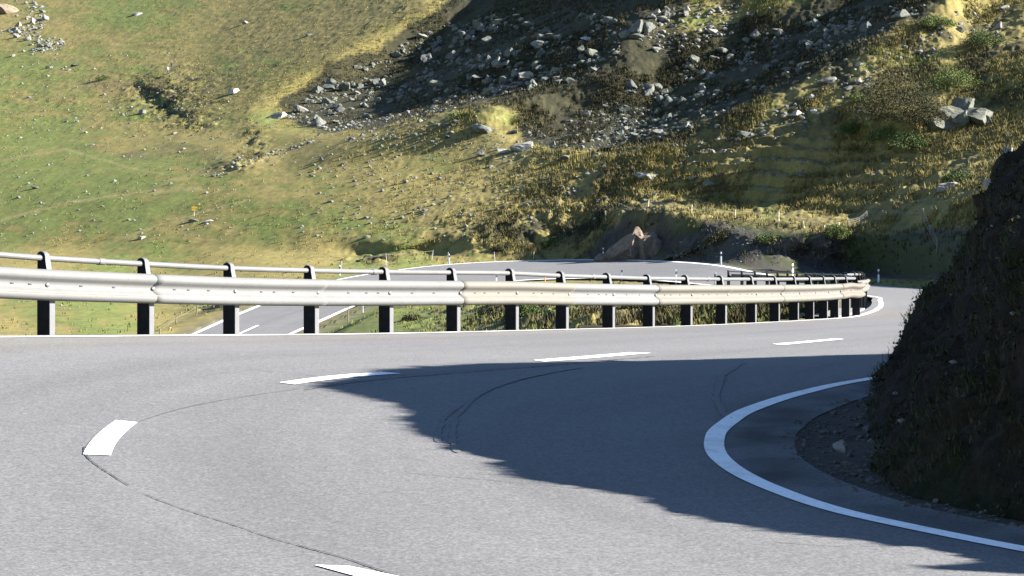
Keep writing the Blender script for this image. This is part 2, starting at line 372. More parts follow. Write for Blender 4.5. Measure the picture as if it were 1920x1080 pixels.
# ------------------------------------------------------------------ ground: hillside, meadow and the bowl inside the road loop
ctrl = []
def softpos(x): return .5 * (x + np.sqrt(x * x + .08 ** 2))
def hill_D(u, v):
    k = (u - CX) / F; e = (VH - v) / F
    return (.33 * 218 + 1.0) / softpos(.33 + (.30 - .19 * smooth01(v, 205, 380)) * k - e)
def mead_D(u, v):
    k = (u - CX) / F; e = (VH - v) / F
    return (.22 * 235 + .7) / softpos(.22 + .12 * k - e)
def base_plane(u, v):
    w = smooth01(u - .8 * np.clip(240 - v, 0, 400), -350, 1120); return np.exp(np.log(hill_D(u, v)) * w + np.log(mead_D(u, v)) * (1 - w))
cut_u = [1060, 1090, 1130, 1180, 1240, 1300, 1400, 1500, 1560, 1640, 1740]; cut_v = [482, 472, 442, 408, 402, 412, 424, 436, 440, 440, 430]
for u in range(-700, 3400, 160):
    for v in (-420, -250, -130, -50, 20, 80, 140, 200, 260, 320, 370, 410, 440, 460):
        if u > 1030 and v > np.interp(u, cut_u, cut_v) - 45: continue
        if u > 1780 and v > 190: continue
        ctrl.append((u, v, float(base_plane(u, v))))
for (a, b) in loop:
    ctrl.append(a); ctrl.append(b)
for (u, v, D) in [(1445, 513, 171.5), (1340, 494, 187), (1225, 486, 203), (1100, 484, 212), (950, 487, 216), (840, 493, 215.5), (740, 503, 209), (640, 519, 200), (580, 535, 193), (530, 552, 185), (440, 588, 171), (355, 626, 159)]: ctrl.append((u, v, D))
# cut bank top
for u, D in ((1130, 214), (1180, 211), (1240, 208), (1300, 204), (1400, 200), (1500, 192), (1560, 186), (1640, 182), (1740, 176)):
    ctrl.append((u, float(np.interp(u, cut_u, cut_v)), D)); ctrl.append((u, float(np.interp(u, cut_u, cut_v)) - 14, D + 7))
for (u, v, D) in [(1540, 524, 168), (1640, 530, 164), (1720, 530, 158), (1600, 534, 158), (1700, 534.5, 150),
                  (700, 600, 152), (700, 625, 136), (900, 560, 163), (900, 600, 134), (900, 620, 116), (1100, 540, 172), (1100, 575, 126), (1100, 612, 88), (1300, 545, 140), (1300, 580, 98), (1300, 607, 76),
                  (1450, 548, 128), (1500, 575, 86), (1500, 602, 66), (1590, 580, 70), (1580, 550, 110),
                  (0, 640, 148), (0, 600, 176), (0, 560, 204), (0, 520, 226), (0, 480, 249), (-300, 640, 150), (-300, 560, 210), (-300, 480, 258), (200, 640, 148), (200, 560, 200), (200, 480, 242),
                  (300, 590, 182), (350, 550, 206), (350, 490, 232), (450, 530, 204), (450, 490, 226), (560, 500, 216), (560, 480, 227), (700, 492, 221), (800, 485, 222),
                  (1652, 572, 73), (1640, 556, 103), (1680, 575, 66), (1700, 560, 92), (1700, 545, 130), (1806, 544, 125), (1806, 500, 135), (1806, 440, 155), (1860, 330, 193), (1930, 240, 222), (1860, 200, 238), (2100, 545, 100), (2100, 450, 122), (2100, 300, 158), (2100, 150, 212), (2100, 0, 242),
                  (2500, 545, 60), (2500, 450, 80), (2500, 300, 110), (2500, 100, 170), (3000, 545, 45), (3000, 300, 90), (3000, 0, 150),
                  (-600, 740, 70), (0, 740, 74), (600, 740, 72), (1100, 740, 60), (1400, 740, 54), (1600, 680, 50), (1900, 700, 40), (2500, 740, 30), (600, 690, 100), (900, 680, 84), (1200, 670, 68)]:
    ctrl.append((u, v, D))
ctrl = np.array(ctrl, float)
def sxy(u, v): return np.stack([np.asarray(u) / 320., np.asarray(v) / 110.], -1)
cp = sxy(ctrl[:, 0], ctrl[:, 1]); cz = np.log(ctrl[:, 2]); CC = .04
dm = np.sqrt(((cp[:, None] - cp[None]) ** 2).sum(-1) + CC)
n_ = len(cp); A_ = np.zeros((n_ + 3, n_ + 3)); A_[:n_, :n_] = dm + np.eye(n_) * -.004; A_[:n_, n_] = 1; A_[:n_, n_ + 1:] = cp; A_[n_, :n_] = 1; A_[n_ + 1:, :n_] = cp.T
wt = np.linalg.solve(A_, np.r_[cz, 0, 0, 0])
def rbf(u, v):
    q = sxy(u, v).reshape(-1, 2); out = np.empty(len(q))
    for i in range(0, len(q), 20000):
        s = q[i:i + 20000]; r = np.sqrt(((s[:, None] - cp[None]) ** 2).sum(-1) + CC); out[i:i + 20000] = r @ wt[:n_] + wt[n_] + s @ wt[n_ + 1:]
    return np.exp(out).reshape(np.shape(u))
ug = np.r_[np.arange(-700, -60, 14), np.arange(-60, 1990, 2.0), np.arange(1990, 3300, 14)]
vg = np.r_[np.arange(-420, -30, 6), np.arange(-30, 480, 1.15), np.arange(480, 640, .8), np.arange(640, 741, 5)]
# coarse evaluation then bilinear
uc = np.linspace(ug[0], ug[-1], 260); vc = np.linspace(vg[0], vg[-1], 300)
UC, VC = np.meshgrid(uc, vc); Dc = rbf(UC, VC)
def bil(G, u, v):
    x = np.clip((u - uc[0]) / (uc[1] - uc[0]), 0, len(uc) - 1.001); y = np.clip((v - vc[0]) / (vc[1] - vc[0]), 0, len(vc) - 1.001)
    i = x.astype(int); j = y.astype(int); fx = x - i; fy = y - j
    return (G[j, i] * (1 - fx) + G[j, i + 1] * fx) * (1 - fy) + (G[j + 1, i] * (1 - fx) + G[j + 1, i + 1] * fx) * fy

# ---- relief of spurs and gullies: settled so that the low sun leaves the same slopes in shade as on the day
EL_, AZ = 25.0, -4.0                        # sun elevation; azimuth angle from +X towards +Y
SHADE = [
    [(850, -90), (850, 20), (795, 48), (735, 85), (668, 120), (600, 155), (545, 188), (525, 224), (600, 240), (673, 237), (740, 222), (840, 197), (940, 182), (1060, 165), (1100, 150), (1165, 122), (1150, 60), (1180, 35), (1250, 5), (1260, -90)],
    [(960, 258), (1025, 210), (1075, 176), (1160, 152), (1180, 134), (1235, 92), (1295, 70), (1385, 38), (1490, 20), (1580, 0), (1600, -90), (1760, -90), (1747, 0), (1713, 23), (1657, 53), (1613, 80), (1547, 113), (1480, 150), (1400, 187), (1323, 213), (1280, 230), (1230, 250), (1187, 268), (1120, 264), (1070, 264)],
]
su = np.arange(-100, 2101, 9.0); sv_ = np.arange(-100, 441, 5.0); SU, SV = np.meshgrid(su, sv_)
def inside(pts, X, Y):
    ins = np.zeros(X.shape, bool); pts = np.array(pts, float)
    for a, b in zip(pts, np.roll(pts, -1, 0)): ins ^= ((a[1] <= Y) != (b[1] <= Y)) & (X < (b[0] - a[0]) * (Y - a[1]) / (b[1] - a[1] + 1e-9) + a[0])
    return ins
want = np.zeros(SU.shape, bool)
for p_ in SHADE: want |= inside(p_, SU, SV)
def blur(A, ku, kv):
    for ax, k in ((1, ku), (0, kv)):
        w_ = np.exp(-.5 * (np.arange(-3 * k, 3 * k + 1) / k) ** 2); w_ /= w_.sum(); P_ = np.pad(A, [(3 * k, 3 * k) if a == ax else (0, 0) for a in (0, 1)], 'edge')
        A = sum(w_[i] * np.take(P_, np.arange(i, i + A.shape[ax]), ax) for i in range(len(w_)))
    return A
tu = np.arange(-100, 3301, 9.0); tv = np.arange(-400, 541, 5.0); TU, TV = np.meshgrid(tu, tv); TD0 = bil(Dc, TU, TV)
iu0 = 0; iv0 = int(round((sv_[0] - tv[0]) / 5)); TY = np.arange(60, 640, 1.5)
def table(Dsh):
    Dt = TD0.copy(); Dt[iv0:iv0 + len(sv_), :len(su)] += Dsh
    Zt = np.empty((len(tu), len(TY)))
    for i in range(len(tu)):
        d = Dt[::-1, i]; z = (VH - tv[::-1]) / F * d; m_ = np.minimum.accumulate(d[::-1])[::-1]; Zt[i] = np.interp(TY, m_ + np.arange(len(d)) * 1e-6, z)
    return Dt, Zt
def shade_depth(Dsh):
    Dt, Zt = table(Dsh); d = Dt[iv0:iv0 + len(sv_), :len(su)]; X = (SU - CX) / F * d; Y = d; Z = (VH - SV) / F * d
    best = np.full(X.shape, -9.); ca, sa, te = math.cos(rad(AZ)), math.sin(rad(AZ)), math.tan(rad(EL_)); t = 2.0
    while t < 110:
        x = X + ca * t; y = Y + sa * t; uu = (CX + F * x / y - tu[0]) / 9.0; yy = (y - TY[0]) / 1.5
        i = np.clip(uu.astype(int), 0, len(tu) - 2); j = np.clip(yy.astype(int), 0, len(TY) - 2); a = np.clip(uu - i, 0, 1); b = np.clip(yy - j, 0, 1)
        zz = (Zt[i, j] * (1 - a) + Zt[i + 1, j] * a) * (1 - b) + (Zt[i, j + 1] * (1 - a) + Zt[i + 1, j + 1] * a) * b
        best = np.maximum(best, zz - (Z + te * t)); t += 1.2 + t * .03
    return best
# metres from each shaded point down-light to the edge of its shade
_, Zt0 = table(np.zeros(SU.shape)); Vt = np.empty_like(Zt0)
for i in range(len(tu)): Vt[i] = np.interp(TY, np.maximum.accumulate(TD0[::-1, i]) + np.arange(len(tv)) * 1e-6, tv[::-1])
d0 = TD0[iv0:iv0 + len(sv_), :len(su)]; X0_ = (SU - CX) / F * d0; reach = np.zeros(SU.shape); alive = want.copy(); t = 1.0
while t < 70 and alive.any():
    x = X0_ - math.cos(rad(AZ)) * t; y = d0 - math.sin(rad(AZ)) * t; uu = CX + F * x / y
    vv = Vt[np.clip(((uu - tu[0]) / 9).astype(int), 0, len(tu) - 1), np.clip(((y - TY[0]) / 1.5).astype(int), 0, len(TY) - 1)]
    ins_ = want[np.clip(np.rint((vv - sv_[0]) / 5).astype(int), 0, len(sv_) - 1), np.clip(np.rint((uu - su[0]) / 9).astype(int), 0, len(su) - 1)]
    alive &= ins_; reach[alive] = t; t += 1.0
reach = blur(reach, 1, 1) * want
CAP = np.where(want, np.minimum(3 + 1.3 * reach, 17.), 3.)
# the crest cell up-light from each shaded point
updist = np.zeros(SU.shape); alive = want.copy(); t = 1.0; CI = np.tile(np.arange(len(su)), (len(sv_), 1)); CJ = np.tile(np.arange(len(sv_))[:, None], (1, len(su)))
while t < 90 and alive.any():
    x = X0_ + math.cos(rad(AZ)) * t; y = d0 + math.sin(rad(AZ)) * t; uu = CX + F * x / y
    vv = Vt[np.clip(((uu - tu[0]) / 9).astype(int), 0, len(tu) - 1), np.clip(((y - TY[0]) / 1.5).astype(int), 0, len(TY) - 1)]
    ci = np.clip(np.rint((uu - su[0]) / 9).astype(int), 0, len(su) - 1); cj = np.clip(np.rint((vv - sv_[0]) / 5).astype(int), 0, len(sv_) - 1)
    updist = np.where(alive, t, updist); CI = np.where(alive, ci, CI); CJ = np.where(alive, cj, CJ); alive &= want[cj, ci]; t += 1.0
goal = .25 + .03 * np.minimum(blur(updist, 1, 1), 35)
DSH = np.zeros(SU.shape)
edge_w = smooth01(SV, -100, -60) * (1 - smooth01(SV, np.interp(SU, [0, 900, 1060, 1130, 1300, 1560, 1760], [330, 330, 340, 320, 330, 360, 350]), np.interp(SU, [0, 900, 1060, 1130, 1300, 1560, 1760], [440, 440, 430, 400, 395, 425, 430]))) * smooth01(SU, -90, 420) * (1 - smooth01(SU, 1960, 2100))
for it_ in range(70):
    s_ = shade_depth(DSH)
    need = np.clip(goal - s_, 0, 2.0) * want; cr = np.zeros(SU.shape); np.maximum.at(cr, (CJ, CI), need)
    sm = cr.copy()
    for q_ in range(1, 16): sm[:, q_:] = np.maximum(sm[:, q_:], cr[:, :-q_] * math.exp(-q_ / 7.))
    up = np.where(want, np.clip(s_ - goal, -.9, .6), np.clip(s_ + .35, 0, 1.2)) + .15 * blur(sm, 1, 1)
    DSH = np.clip(DSH - blur(up, 2, 1) * 2.0 * edge_w, -24, 60); DSH = DSH - .045 * blur(DSH, 9, 7) - .02 * np.maximum(DSH, 0)
    DSH = np.minimum(DSH, CAP)
    dt_ = d0 + DSH; rmp = np.arange(len(sv_))[:, None] * .45; lo_ = np.minimum.accumulate(dt_ + rmp, 0) - rmp; hi_ = np.maximum.accumulate((dt_ + rmp)[::-1], 0)[::-1] - rmp; DSH = .5 * (lo_ + hi_) - d0      # no overhanging banks
    if it_ % 4 == 3: DSH = blur(DSH, 1, 1) * .6 + DSH * .4
DSH = blur(DSH, 1, 1)
SF = 4; fu = np.linspace(su[0], su[-1], (len(su) - 1) * SF + 1); fv = np.linspace(sv_[0], sv_[-1], (len(sv_) - 1) * SF + 1)
DF = np.array([np.interp(fu, su, r) for r in DSH]); DF = np.array([np.interp(fv, sv_, c) for c in DF.T]).T; DF = blur(DF, 5, 4)
def shade_shift(u, v):
    x = np.clip((u - fu[0]) / (fu[1] - fu[0]), 0, len(fu) - 1.001); y = np.clip((v - fv[0]) / (fv[1] - fv[0]), 0, len(fv) - 1.001); i = x.astype(int); j = y.astype(int); a = x - i; b = y - j
    return (DF[j, i] * (1 - a) + DF[j, i + 1] * a) * (1 - b) + (DF[j + 1, i] * (1 - a) + DF[j + 1, i + 1] * a) * b
def add_spurs(D, u, v):
    D = D + shade_shift(u, v)
    # hummock behind the rail on the left, eroded bank in the meadow, rocky buttresses
    for (cu, cv, ru, rv, A) in [(440, 300, 60, 25, 2), (1690, 222, 85, 40, 8), (1195, 445, 40, 42, 1.5)]:
        D = D - A * np.exp(-(((u - cu) / ru) ** 2 + ((v - cv) / rv) ** 2))
    # eroded bank: a step facing left
    s = (u - np.interp(v, [150, 170, 190, 220], [262, 290, 312, 348])) + 46 * (fbm(u / 22., v / 9., 15, 3) - .5); wv = smooth01(v, 148, 165) * (1 - smooth01(v, 205, 226))
    D = D + wv * np.where(s < 0, 2.6 * np.exp(-(s / 34) ** 2) * smooth01(-s, 0, 9), -1.6 * np.exp(-(s / 60) ** 2) * smooth01(s, 0, 9))
    return D

UG, VG = np.meshgrid(ug, vg)
D = add_spurs(bil(Dc, UG, VG), UG, VG)
D = .5 * np.minimum.accumulate(D, axis=0) + .5 * np.maximum.accumulate(D[::-1], axis=0)[::-1]      # no overhangs
GX = (UG - CX) / F * D; GY = D.copy(); GZ = (VH - VG) / F * D
# roughness masks painted by where the photo shows rough ground
def blob(cu, cv, ru, rv): return np.exp(-(((UG - cu) / ru) ** 2 + ((VG - cv) / rv) ** 2))
hillw = smooth01(UG + (VG - 250) * .4, 560, 980) * (1 - smooth01(VG, 470, 500))
midm = smooth01(VG, 215, 265) * (1 - smooth01(UG + (VG - 300) * .6, 930, 1130))
roughm = (.35 + .75 * hillw) * (1 - .55 * midm)
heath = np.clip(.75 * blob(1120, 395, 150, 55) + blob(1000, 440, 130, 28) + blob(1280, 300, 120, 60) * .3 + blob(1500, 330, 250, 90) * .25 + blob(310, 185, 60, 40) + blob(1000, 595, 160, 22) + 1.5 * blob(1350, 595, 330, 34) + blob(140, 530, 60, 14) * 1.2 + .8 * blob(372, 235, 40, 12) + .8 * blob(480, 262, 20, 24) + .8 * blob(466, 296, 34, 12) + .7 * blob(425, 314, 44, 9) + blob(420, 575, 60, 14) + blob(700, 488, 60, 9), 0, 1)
shade_bands = np.zeros(SU.shape)
for p_ in SHADE[:2]: shade_bands = np.maximum(shade_bands, inside(p_, SU, SV))
shade_bands = np.maximum(blur(shade_bands, 2, 2), 1.5 * blur(shade_bands, 5, 5)); xi_ = np.clip((UG - su[0]) / 9., 0, len(su) - 1).astype(int); yi_ = np.clip((VG - sv_[0]) / 5., 0, len(sv_) - 1).astype(int)
scree = shade_bands[yi_, xi_] * (VG < 435)  # blurred shadow bands of the hill, used to darken the turf colour there
terr = np.clip(blob(1480, 330, 240, 75) * 1.3 - .1, 0, 1)
cut = smooth01(UG, 1070, 1110) * smooth01(VG, np.interp(UG, cut_u, cut_v) - 4, np.interp(UG, cut_u, cut_v) + 8) * (1 - smooth01(VG, np.interp(UG, [1100, 1225, 1340, 1445, 1540, 1800], [482, 484, 493, 512, 522, 530]) - 6, np.interp(UG, [1100, 1225, 1340, 1445, 1540, 1800], [482, 484, 493, 512, 522, 530])))
n_a = fbm(GX / 26, GY / 26, 1, 3) - .5; n_b = fbm(GX / 7, GY / 7, 2, 3) - .5; n_c = fbm(GX / 1.7, GY / 2.2, 3, 3) - .5; n_d = fbm(GX / .55, GY / .8, 4, 3) - .5
tuss = smooth01(fbm(GX / 1.1, GY / 1.5, 6, 3), .48, .68)
# ---- raster of the road so that the ground dips just below it
RS = .5; x0, y0 = -70., 0.; nx, ny = 260, 480
zr = np.full((nx, ny), np.nan)
for t in np.linspace(0, 1, 60):
    p = road_pt(np.linspace(0, NS - 1.01, 9000), np.full(9000, t)); ix = ((p[:, 0] - x0) / RS).astype(int); iy = ((p[:, 1] - y0) / RS).astype(int)
    ok = (ix >= 0) & (ix < nx) & (iy >= 0) & (iy < ny); zr[ix[ok], iy[ok]] = p[ok, 2]
dist = np.where(np.isnan(zr), 1e3, 0.); zf = np.where(np.isnan(zr), 0, zr)
for it in range(14):
    for dx, dy in ((1, 0), (-1, 0), (0, 1), (0, -1)):
        d2 = np.roll(dist, (dx, dy), (0, 1)) + RS; z2 = np.roll(zf, (dx, dy), (0, 1)); better = d2 < dist - 1e-6
        dist = np.where(better, d2, dist); zf = np.where(better, z2, zf)
def road_raster(X, Y):
    fx = (X - x0) / RS - .5; fy = (Y - y0) / RS - .5; ins = (fx > 0) & (fx < nx - 2) & (fy > 0) & (fy < ny - 2)
    i = np.clip(fx, 0, nx - 2).astype(int); j = np.clip(fy, 0, ny - 2).astype(int); a = np.clip(fx - i, 0, 1); b = np.clip(fy - j, 0, 1)
    def L(G): return (G[i, j] * (1 - a) + G[i + 1, j] * a) * (1 - b) + (G[i, j + 1] * (1 - a) + G[i + 1, j + 1] * a) * b
    d = np.where(ins, np.minimum(L(np.minimum(dist, 50)), 50), 50); return d, L(zf)
rd, rz = road_raster(GX, GY)
offroad = smooth01(rd, .5, 3.0)
dz = n_a * .7 * hillw + n_b * (.3 + .3 * hillw * (1 - midm) + .2 * heath) + n_c * ((.30 - .12 * smooth01(VG, 220, 330)) * roughm + .4 * heath) + n_d * (.20 * roughm + .2 * heath) + tuss * (.12 * roughm + .3 * heath)
stepf = GZ / 1.25 + .9 * fbm(GX / 9, GY / 14, 8, 3); fr = stepf - np.floor(stepf)
dz = dz + terr * .85 * (smooth01(fr, .0, .25) - fr)
# rocky cut: push along the view
rk = (fbm(GX / 2.2, GZ / 2.0, 12, 5, .6) - .5)
GY2 = GY + cut * rk * 2.2
GZ = GZ + dz * offroad * (1 - .7 * cut)
GY = np.where(cut > 0, GY2, GY)
onroad = rd < 6
tgt = rz - .14 - .1 * np.clip(1 - rd / .5, 0, 1)
GZ = np.where(onroad, GZ * smooth01(rd, .6, 5) + tgt * (1 - smooth01(rd, .6, 5)), GZ)
GZ = np.where(rd < .4, np.minimum(GZ, rz - .2), GZ)
# ---- albedo
def C(*c): return np.array(c)[None, None, :]
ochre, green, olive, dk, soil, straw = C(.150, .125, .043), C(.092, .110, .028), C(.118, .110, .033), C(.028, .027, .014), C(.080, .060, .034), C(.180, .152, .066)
big = fbm(UG / 170, VG / 70, 21, 4); med = fbm(UG / 38 + VG / 60, VG / 12, 22, 4, .6); fine = fbm(GX / .9, GY / 1.4, 23, 4, .65); strk = fbm(UG / 60 + VG / 18., VG / 9. - UG / 60, 24, 4)
gw = np.clip(.55 + .9 * (big - .5) * 2 - .55 * blob(560, 100, 190, 90) - .4 * blob(900, 380, 260, 70) - .45 * blob(1400, 320, 420, 130) + .45 * blob(150, 400, 240, 55) + .35 * blob(300, 90, 90, 90) + .3 * blob(800, 590, 300, 50) - .3 * hillw - .12 * midm + (med - .5) * 1.1 + (fine - .5) * .7 + (strk - .5) * .8, 0, 1)
gw = gw[..., None]
A3 = ochre * (1 - smooth01(gw, .15, .55)) + olive * (smooth01(gw, .15, .55) - smooth01(gw, .45, .85)) + green * smooth01(gw, .45, .85)
sw = np.clip(smooth01(fine, .55, .75) * smooth01(med, .45, .65) * (.35 + .5 * hillw), 0, 1)[..., None]; A3 = A3 * (1 - sw) + straw * sw
hw = np.clip(.95 * smooth01(scree + .9 * (fbm(GX / 5, GY / 7, 28, 4, .6) - .5), .36, .60) + heath * smooth01(fbm(GX / 2.4, GY / 3.2, 25, 4, .6), .38, .58) + .80 * hillw * (1 - .85 * midm) * (1 - .75 * smooth01(VG, 190, 290)) * smooth01(fbm(GX / 3.2, GY / 4.2, 26, 4, .62), .44, .60) + .18 * smooth01(fbm(GX / 1.2, GY / 2, 27, 3), .62, .74), 0, 1)[..., None]  # first term paints the shadow bands into the turf; the others are heath
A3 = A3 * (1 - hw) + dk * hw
ps = np.clip(.9 * blob(270, 283, 90, 12) * smooth01(med, .4, .6) + .6 * blob(210, 160, 60, 10) + .5 * blob(1150, 605, 120, 12) + terr * smooth01(fr, .6, .95) * .5, 0, 1)[..., None]; A3 = A3 * (1 - ps) + soil * ps
# narrow trodden paths and dry runnels across the meadow
def path(pts, w):
    us, vs = zip(*pts); o = np.argsort(us); d = np.abs(VG - np.interp(UG, np.array(us)[o], np.array(vs)[o]) - 6 * (fbm(UG / 40, VG * 0, 30, 2) - .5)); ins = (UG > min(us)) & (UG < max(us)); return np.exp(-(d / w) ** 2) * ins
pw = np.clip(.7 * path([(0, 412), (110, 385), (250, 362), (380, 352)], 3) + .6 * path([(190, 462), (270, 432), (350, 405), (470, 372)], 2.5) + .5 * path([(0, 300), (120, 280), (260, 318), (320, 330)], 2.5) + .5 * path([(300, 345), (420, 318), (520, 290)], 3), 0, 1)[..., None]
A3 = A3 * (1 - pw) + straw * pw
A3 = A3 * (1 + .07 * np.maximum(1 - hillw, midm))[..., None]
cw = cut[..., None]; rockc = C(.040, .036, .030) * (.6 + .8 * fbm(GX / 1.2, GZ / 1.2, 31, 4, .65))[..., None]
mossy = smooth01(fbm(GX / 2, GZ / 1.5, 32, 4), .42, .58)[..., None] * smooth01(UG, 1180, 1260)[..., None]
A3 = A3 * (1 - cw) + cw * (rockc * (1 - mossy) + C(.028, .034, .013) * mossy)
verge = ((1 - smooth01(rd, .8, 2.0 + 1.5 * (med - .3))) * .8)[..., None]; A3 = A3 * (1 - verge) + C(.085, .080, .05) * verge
A3 = A3 * (.78 + .44 * fbm(GX / .45, GY / .7, 33, 3))[..., None]
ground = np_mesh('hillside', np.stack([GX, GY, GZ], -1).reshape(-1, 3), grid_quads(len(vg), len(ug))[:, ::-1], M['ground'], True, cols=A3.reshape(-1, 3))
tag(ground, kind='structure')
def ground_at(u, v):
    """position on the finished hillside whose grid address is photo pixel (u, v)"""
    u = np.asarray(u, float); v = np.asarray(v, float)
    i = np.clip(np.searchsorted(ug, u) - 1, 0, len(ug) - 2); j = np.clip(np.searchsorted(vg, v) - 1, 0, len(vg) - 2)
    a = np.clip((u - ug[i]) / (ug[i + 1] - ug[i]), 0, 1); b = np.clip((v - vg[j]) / (vg[j + 1] - vg[j]), 0, 1)
    def L(G): return (G[j, i] * (1 - a) + G[j, i + 1] * a) * (1 - b) + (G[j + 1, i] * (1 - a) + G[j + 1, i + 1] * a) * b
    return np.stack([L(GX), L(GY), L(GZ)], -1)

# ---- tussocks and tall dry grass standing on the slope
nT = 150000
tu_ = rng.uniform(-50, 1970, nT); tv_ = rng.uniform(-25, 628, nT)
ii = np.clip(np.searchsorted(ug, tu_), 0, len(ug) - 1); jj = np.clip(np.searchsorted(vg, tv_), 0, len(vg) - 1)
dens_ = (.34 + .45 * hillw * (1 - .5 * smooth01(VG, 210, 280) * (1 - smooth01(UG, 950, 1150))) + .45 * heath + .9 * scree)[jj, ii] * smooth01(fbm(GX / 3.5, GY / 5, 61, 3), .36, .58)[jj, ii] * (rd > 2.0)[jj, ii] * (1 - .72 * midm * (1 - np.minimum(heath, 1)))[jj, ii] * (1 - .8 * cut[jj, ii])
kp = rng.random(nT) < dens_; ii, jj = ii[kp], jj[kp]; nT = len(ii)
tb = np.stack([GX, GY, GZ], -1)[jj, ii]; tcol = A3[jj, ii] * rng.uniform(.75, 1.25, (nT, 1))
mixd = (rng.random((nT, 1)) < .35 * (1 - .75 * np.minimum(scree[jj, ii], 1))[:, None]); tcol = np.where(mixd, tcol * .4 + np.array([.165, .138, .052]) * .5, tcol)
tcol = tcol * (1 - .6 * smooth01(VG[jj, ii], 555, 575) * smooth01(UG[jj, ii], 850, 1150))[:, None]  # tufts behind the right part of the rail: shade darkened into their colour
NBL = 5; tb = np.repeat(tb, NBL, 0); tcol = np.repeat(tcol, NBL, 0); n_ = len(tb)
az = rng.random(n_) * 6.283; hh = np.repeat(rng.uniform(.14, .42, nT) * (.55 + .6 * (hillw + heath)[jj, ii].clip(0, 1)), NBL) * rng.uniform(.6, 1.2, n_); lean = rng.uniform(.2, .9, n_)
b0 = tb + np.c_[rng.normal(0, .09, n_), rng.normal(0, .09, n_), np.full(n_, -.05)]; sdv = np.c_[-np.sin(az), np.cos(az), np.zeros(n_)] * .042
tipv = b0 + np.c_[np.cos(az) * lean * hh, np.sin(az) * lean * hh, hh + .05]
TV_ = np.stack([b0 - sdv, b0 + sdv, tipv], 1).reshape(-1, 3); TQ = np.arange(3 * n_).reshape(n_, 3)
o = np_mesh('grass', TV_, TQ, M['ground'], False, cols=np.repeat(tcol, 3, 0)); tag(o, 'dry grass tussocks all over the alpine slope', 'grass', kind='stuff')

# ------------------------------------------------------------------ embankment outside the road and gravel verge inside it
def loft_side(name, edge, outdir, offs, drops, mat, colr, i0, i1, nz=.05, ns=None, freq=1.5):
    I = np.arange(i0, i1, 2); E = edge[I]; Dv = outdir[I]
    rows = []
    offs = np.array(offs); drops = np.array(drops)
    V = E[:, None, :] + np.concatenate([Dv[:, None, :2] * offs[None, :, None], np.zeros((len(I), len(offs), 1))], -1); V[..., 2] += drops[None]
    hgt = (fbm(V[..., 0] * freq, V[..., 1] * freq, 41, 4) - .5) * nz * np.minimum(1, (offs / offs.max()) * 6)[None]; V[..., 2] += hgt
    cc = np.array(colr)[None, None] * (.6 + .8 * fbm(V[..., 0] * 3, V[..., 1] * 3, 42, 4))[..., None]
    o = np_mesh(name, V.reshape(-1, 3), grid_quads(len(I), len(offs)), mat, True, cols=cc.reshape(-1, 3)); return tag(o, kind='structure')
nrmR = cross[:, :2] / wid[:, None]; nrmR3 = np.c_[nrmR, np.zeros(NS)]
k118 = int(np.argmax((SL[:, 1] > 112) & (np.arange(NS) > NS * .2)))
loft_side('embankment', EL, -nrmR3, [0, .3, .7, 1.1, 1.6, 2.2, 3, 4, 5.5, 7.5, 10], [-.012, -.02, -.04, -.08, -.3, -.65, -1.1, -1.6, -2.3, -3.0, -3.6], M['bank'], (.13, .12, .05), 0, near_lim - 14, .18)
k40 = int(np.argmax((SR[:, 1] > 33) & (np.arange(NS) > NS * .2)))
loft_side('gravel_verge', ER, nrmR3, list(np.linspace(0, 3.6, 60)), list(np.interp(np.linspace(0, 3.6, 60), [0, .12, .5, 1.2, 3.6], [-.006, -.02, -.015, .06, .3])), M['gravel'], (.048, .042, .034), 0, k118, .10, freq=6.)

# ------------------------------------------------------------------ rocky knob inside the bend
poly = np.array([(26, 11.6), (14, 12.0), (9.5, 12.15), (6.6, 12.45), (4.6, 13.4), (3.1, 14.7), (2.55, 15.6), (2.42, 16.6), (2.55, 18.0), (2.85, 19.8), (3.15, 21.6), (3.45, 23.6), (4.0, 25.2), (5.2, 27.2), (7.2, 30.0), (9.6, 34.5), (12.2, 40.5), (14.6, 47), (16.6, 55), (19, 72), (40, 72), (40, 11.6)])
poly = np.vstack([crv(poly[:20], 160), poly[20:]])
xs = np.r_[np.arange(1.9, 8.2, .05), np.arange(8.2, 40, .5)]; ys = np.r_[np.arange(11.0, 31, .055), np.arange(31, 72, .6)]
KX, KY = np.meshgrid(xs, ys)
def sd_poly(X, Y):
    d = np.full(X.shape, 1e9); ins = np.zeros(X.shape, bool)
    for a, b in zip(poly, np.roll(poly, -1, 0)):
        e = b - a; w0, w1 = X - a[0], Y - a[1]; L2 = (e ** 2).sum() + 1e-12; q = np.clip((w0 * e[0] + w1 * e[1]) / L2, 0, 1)
        d = np.minimum(d, (w0 - q * e[0]) ** 2 + (w1 - q * e[1]) ** 2)
        c = ((a[1] <= Y) != (b[1] <= Y)) & (X < (b[0] - a[0]) * (Y - a[1]) / (b[1] - a[1] + 1e-12) + a[0]); ins ^= c
    return np.sqrt(d) * np.where(ins, 1, -1)
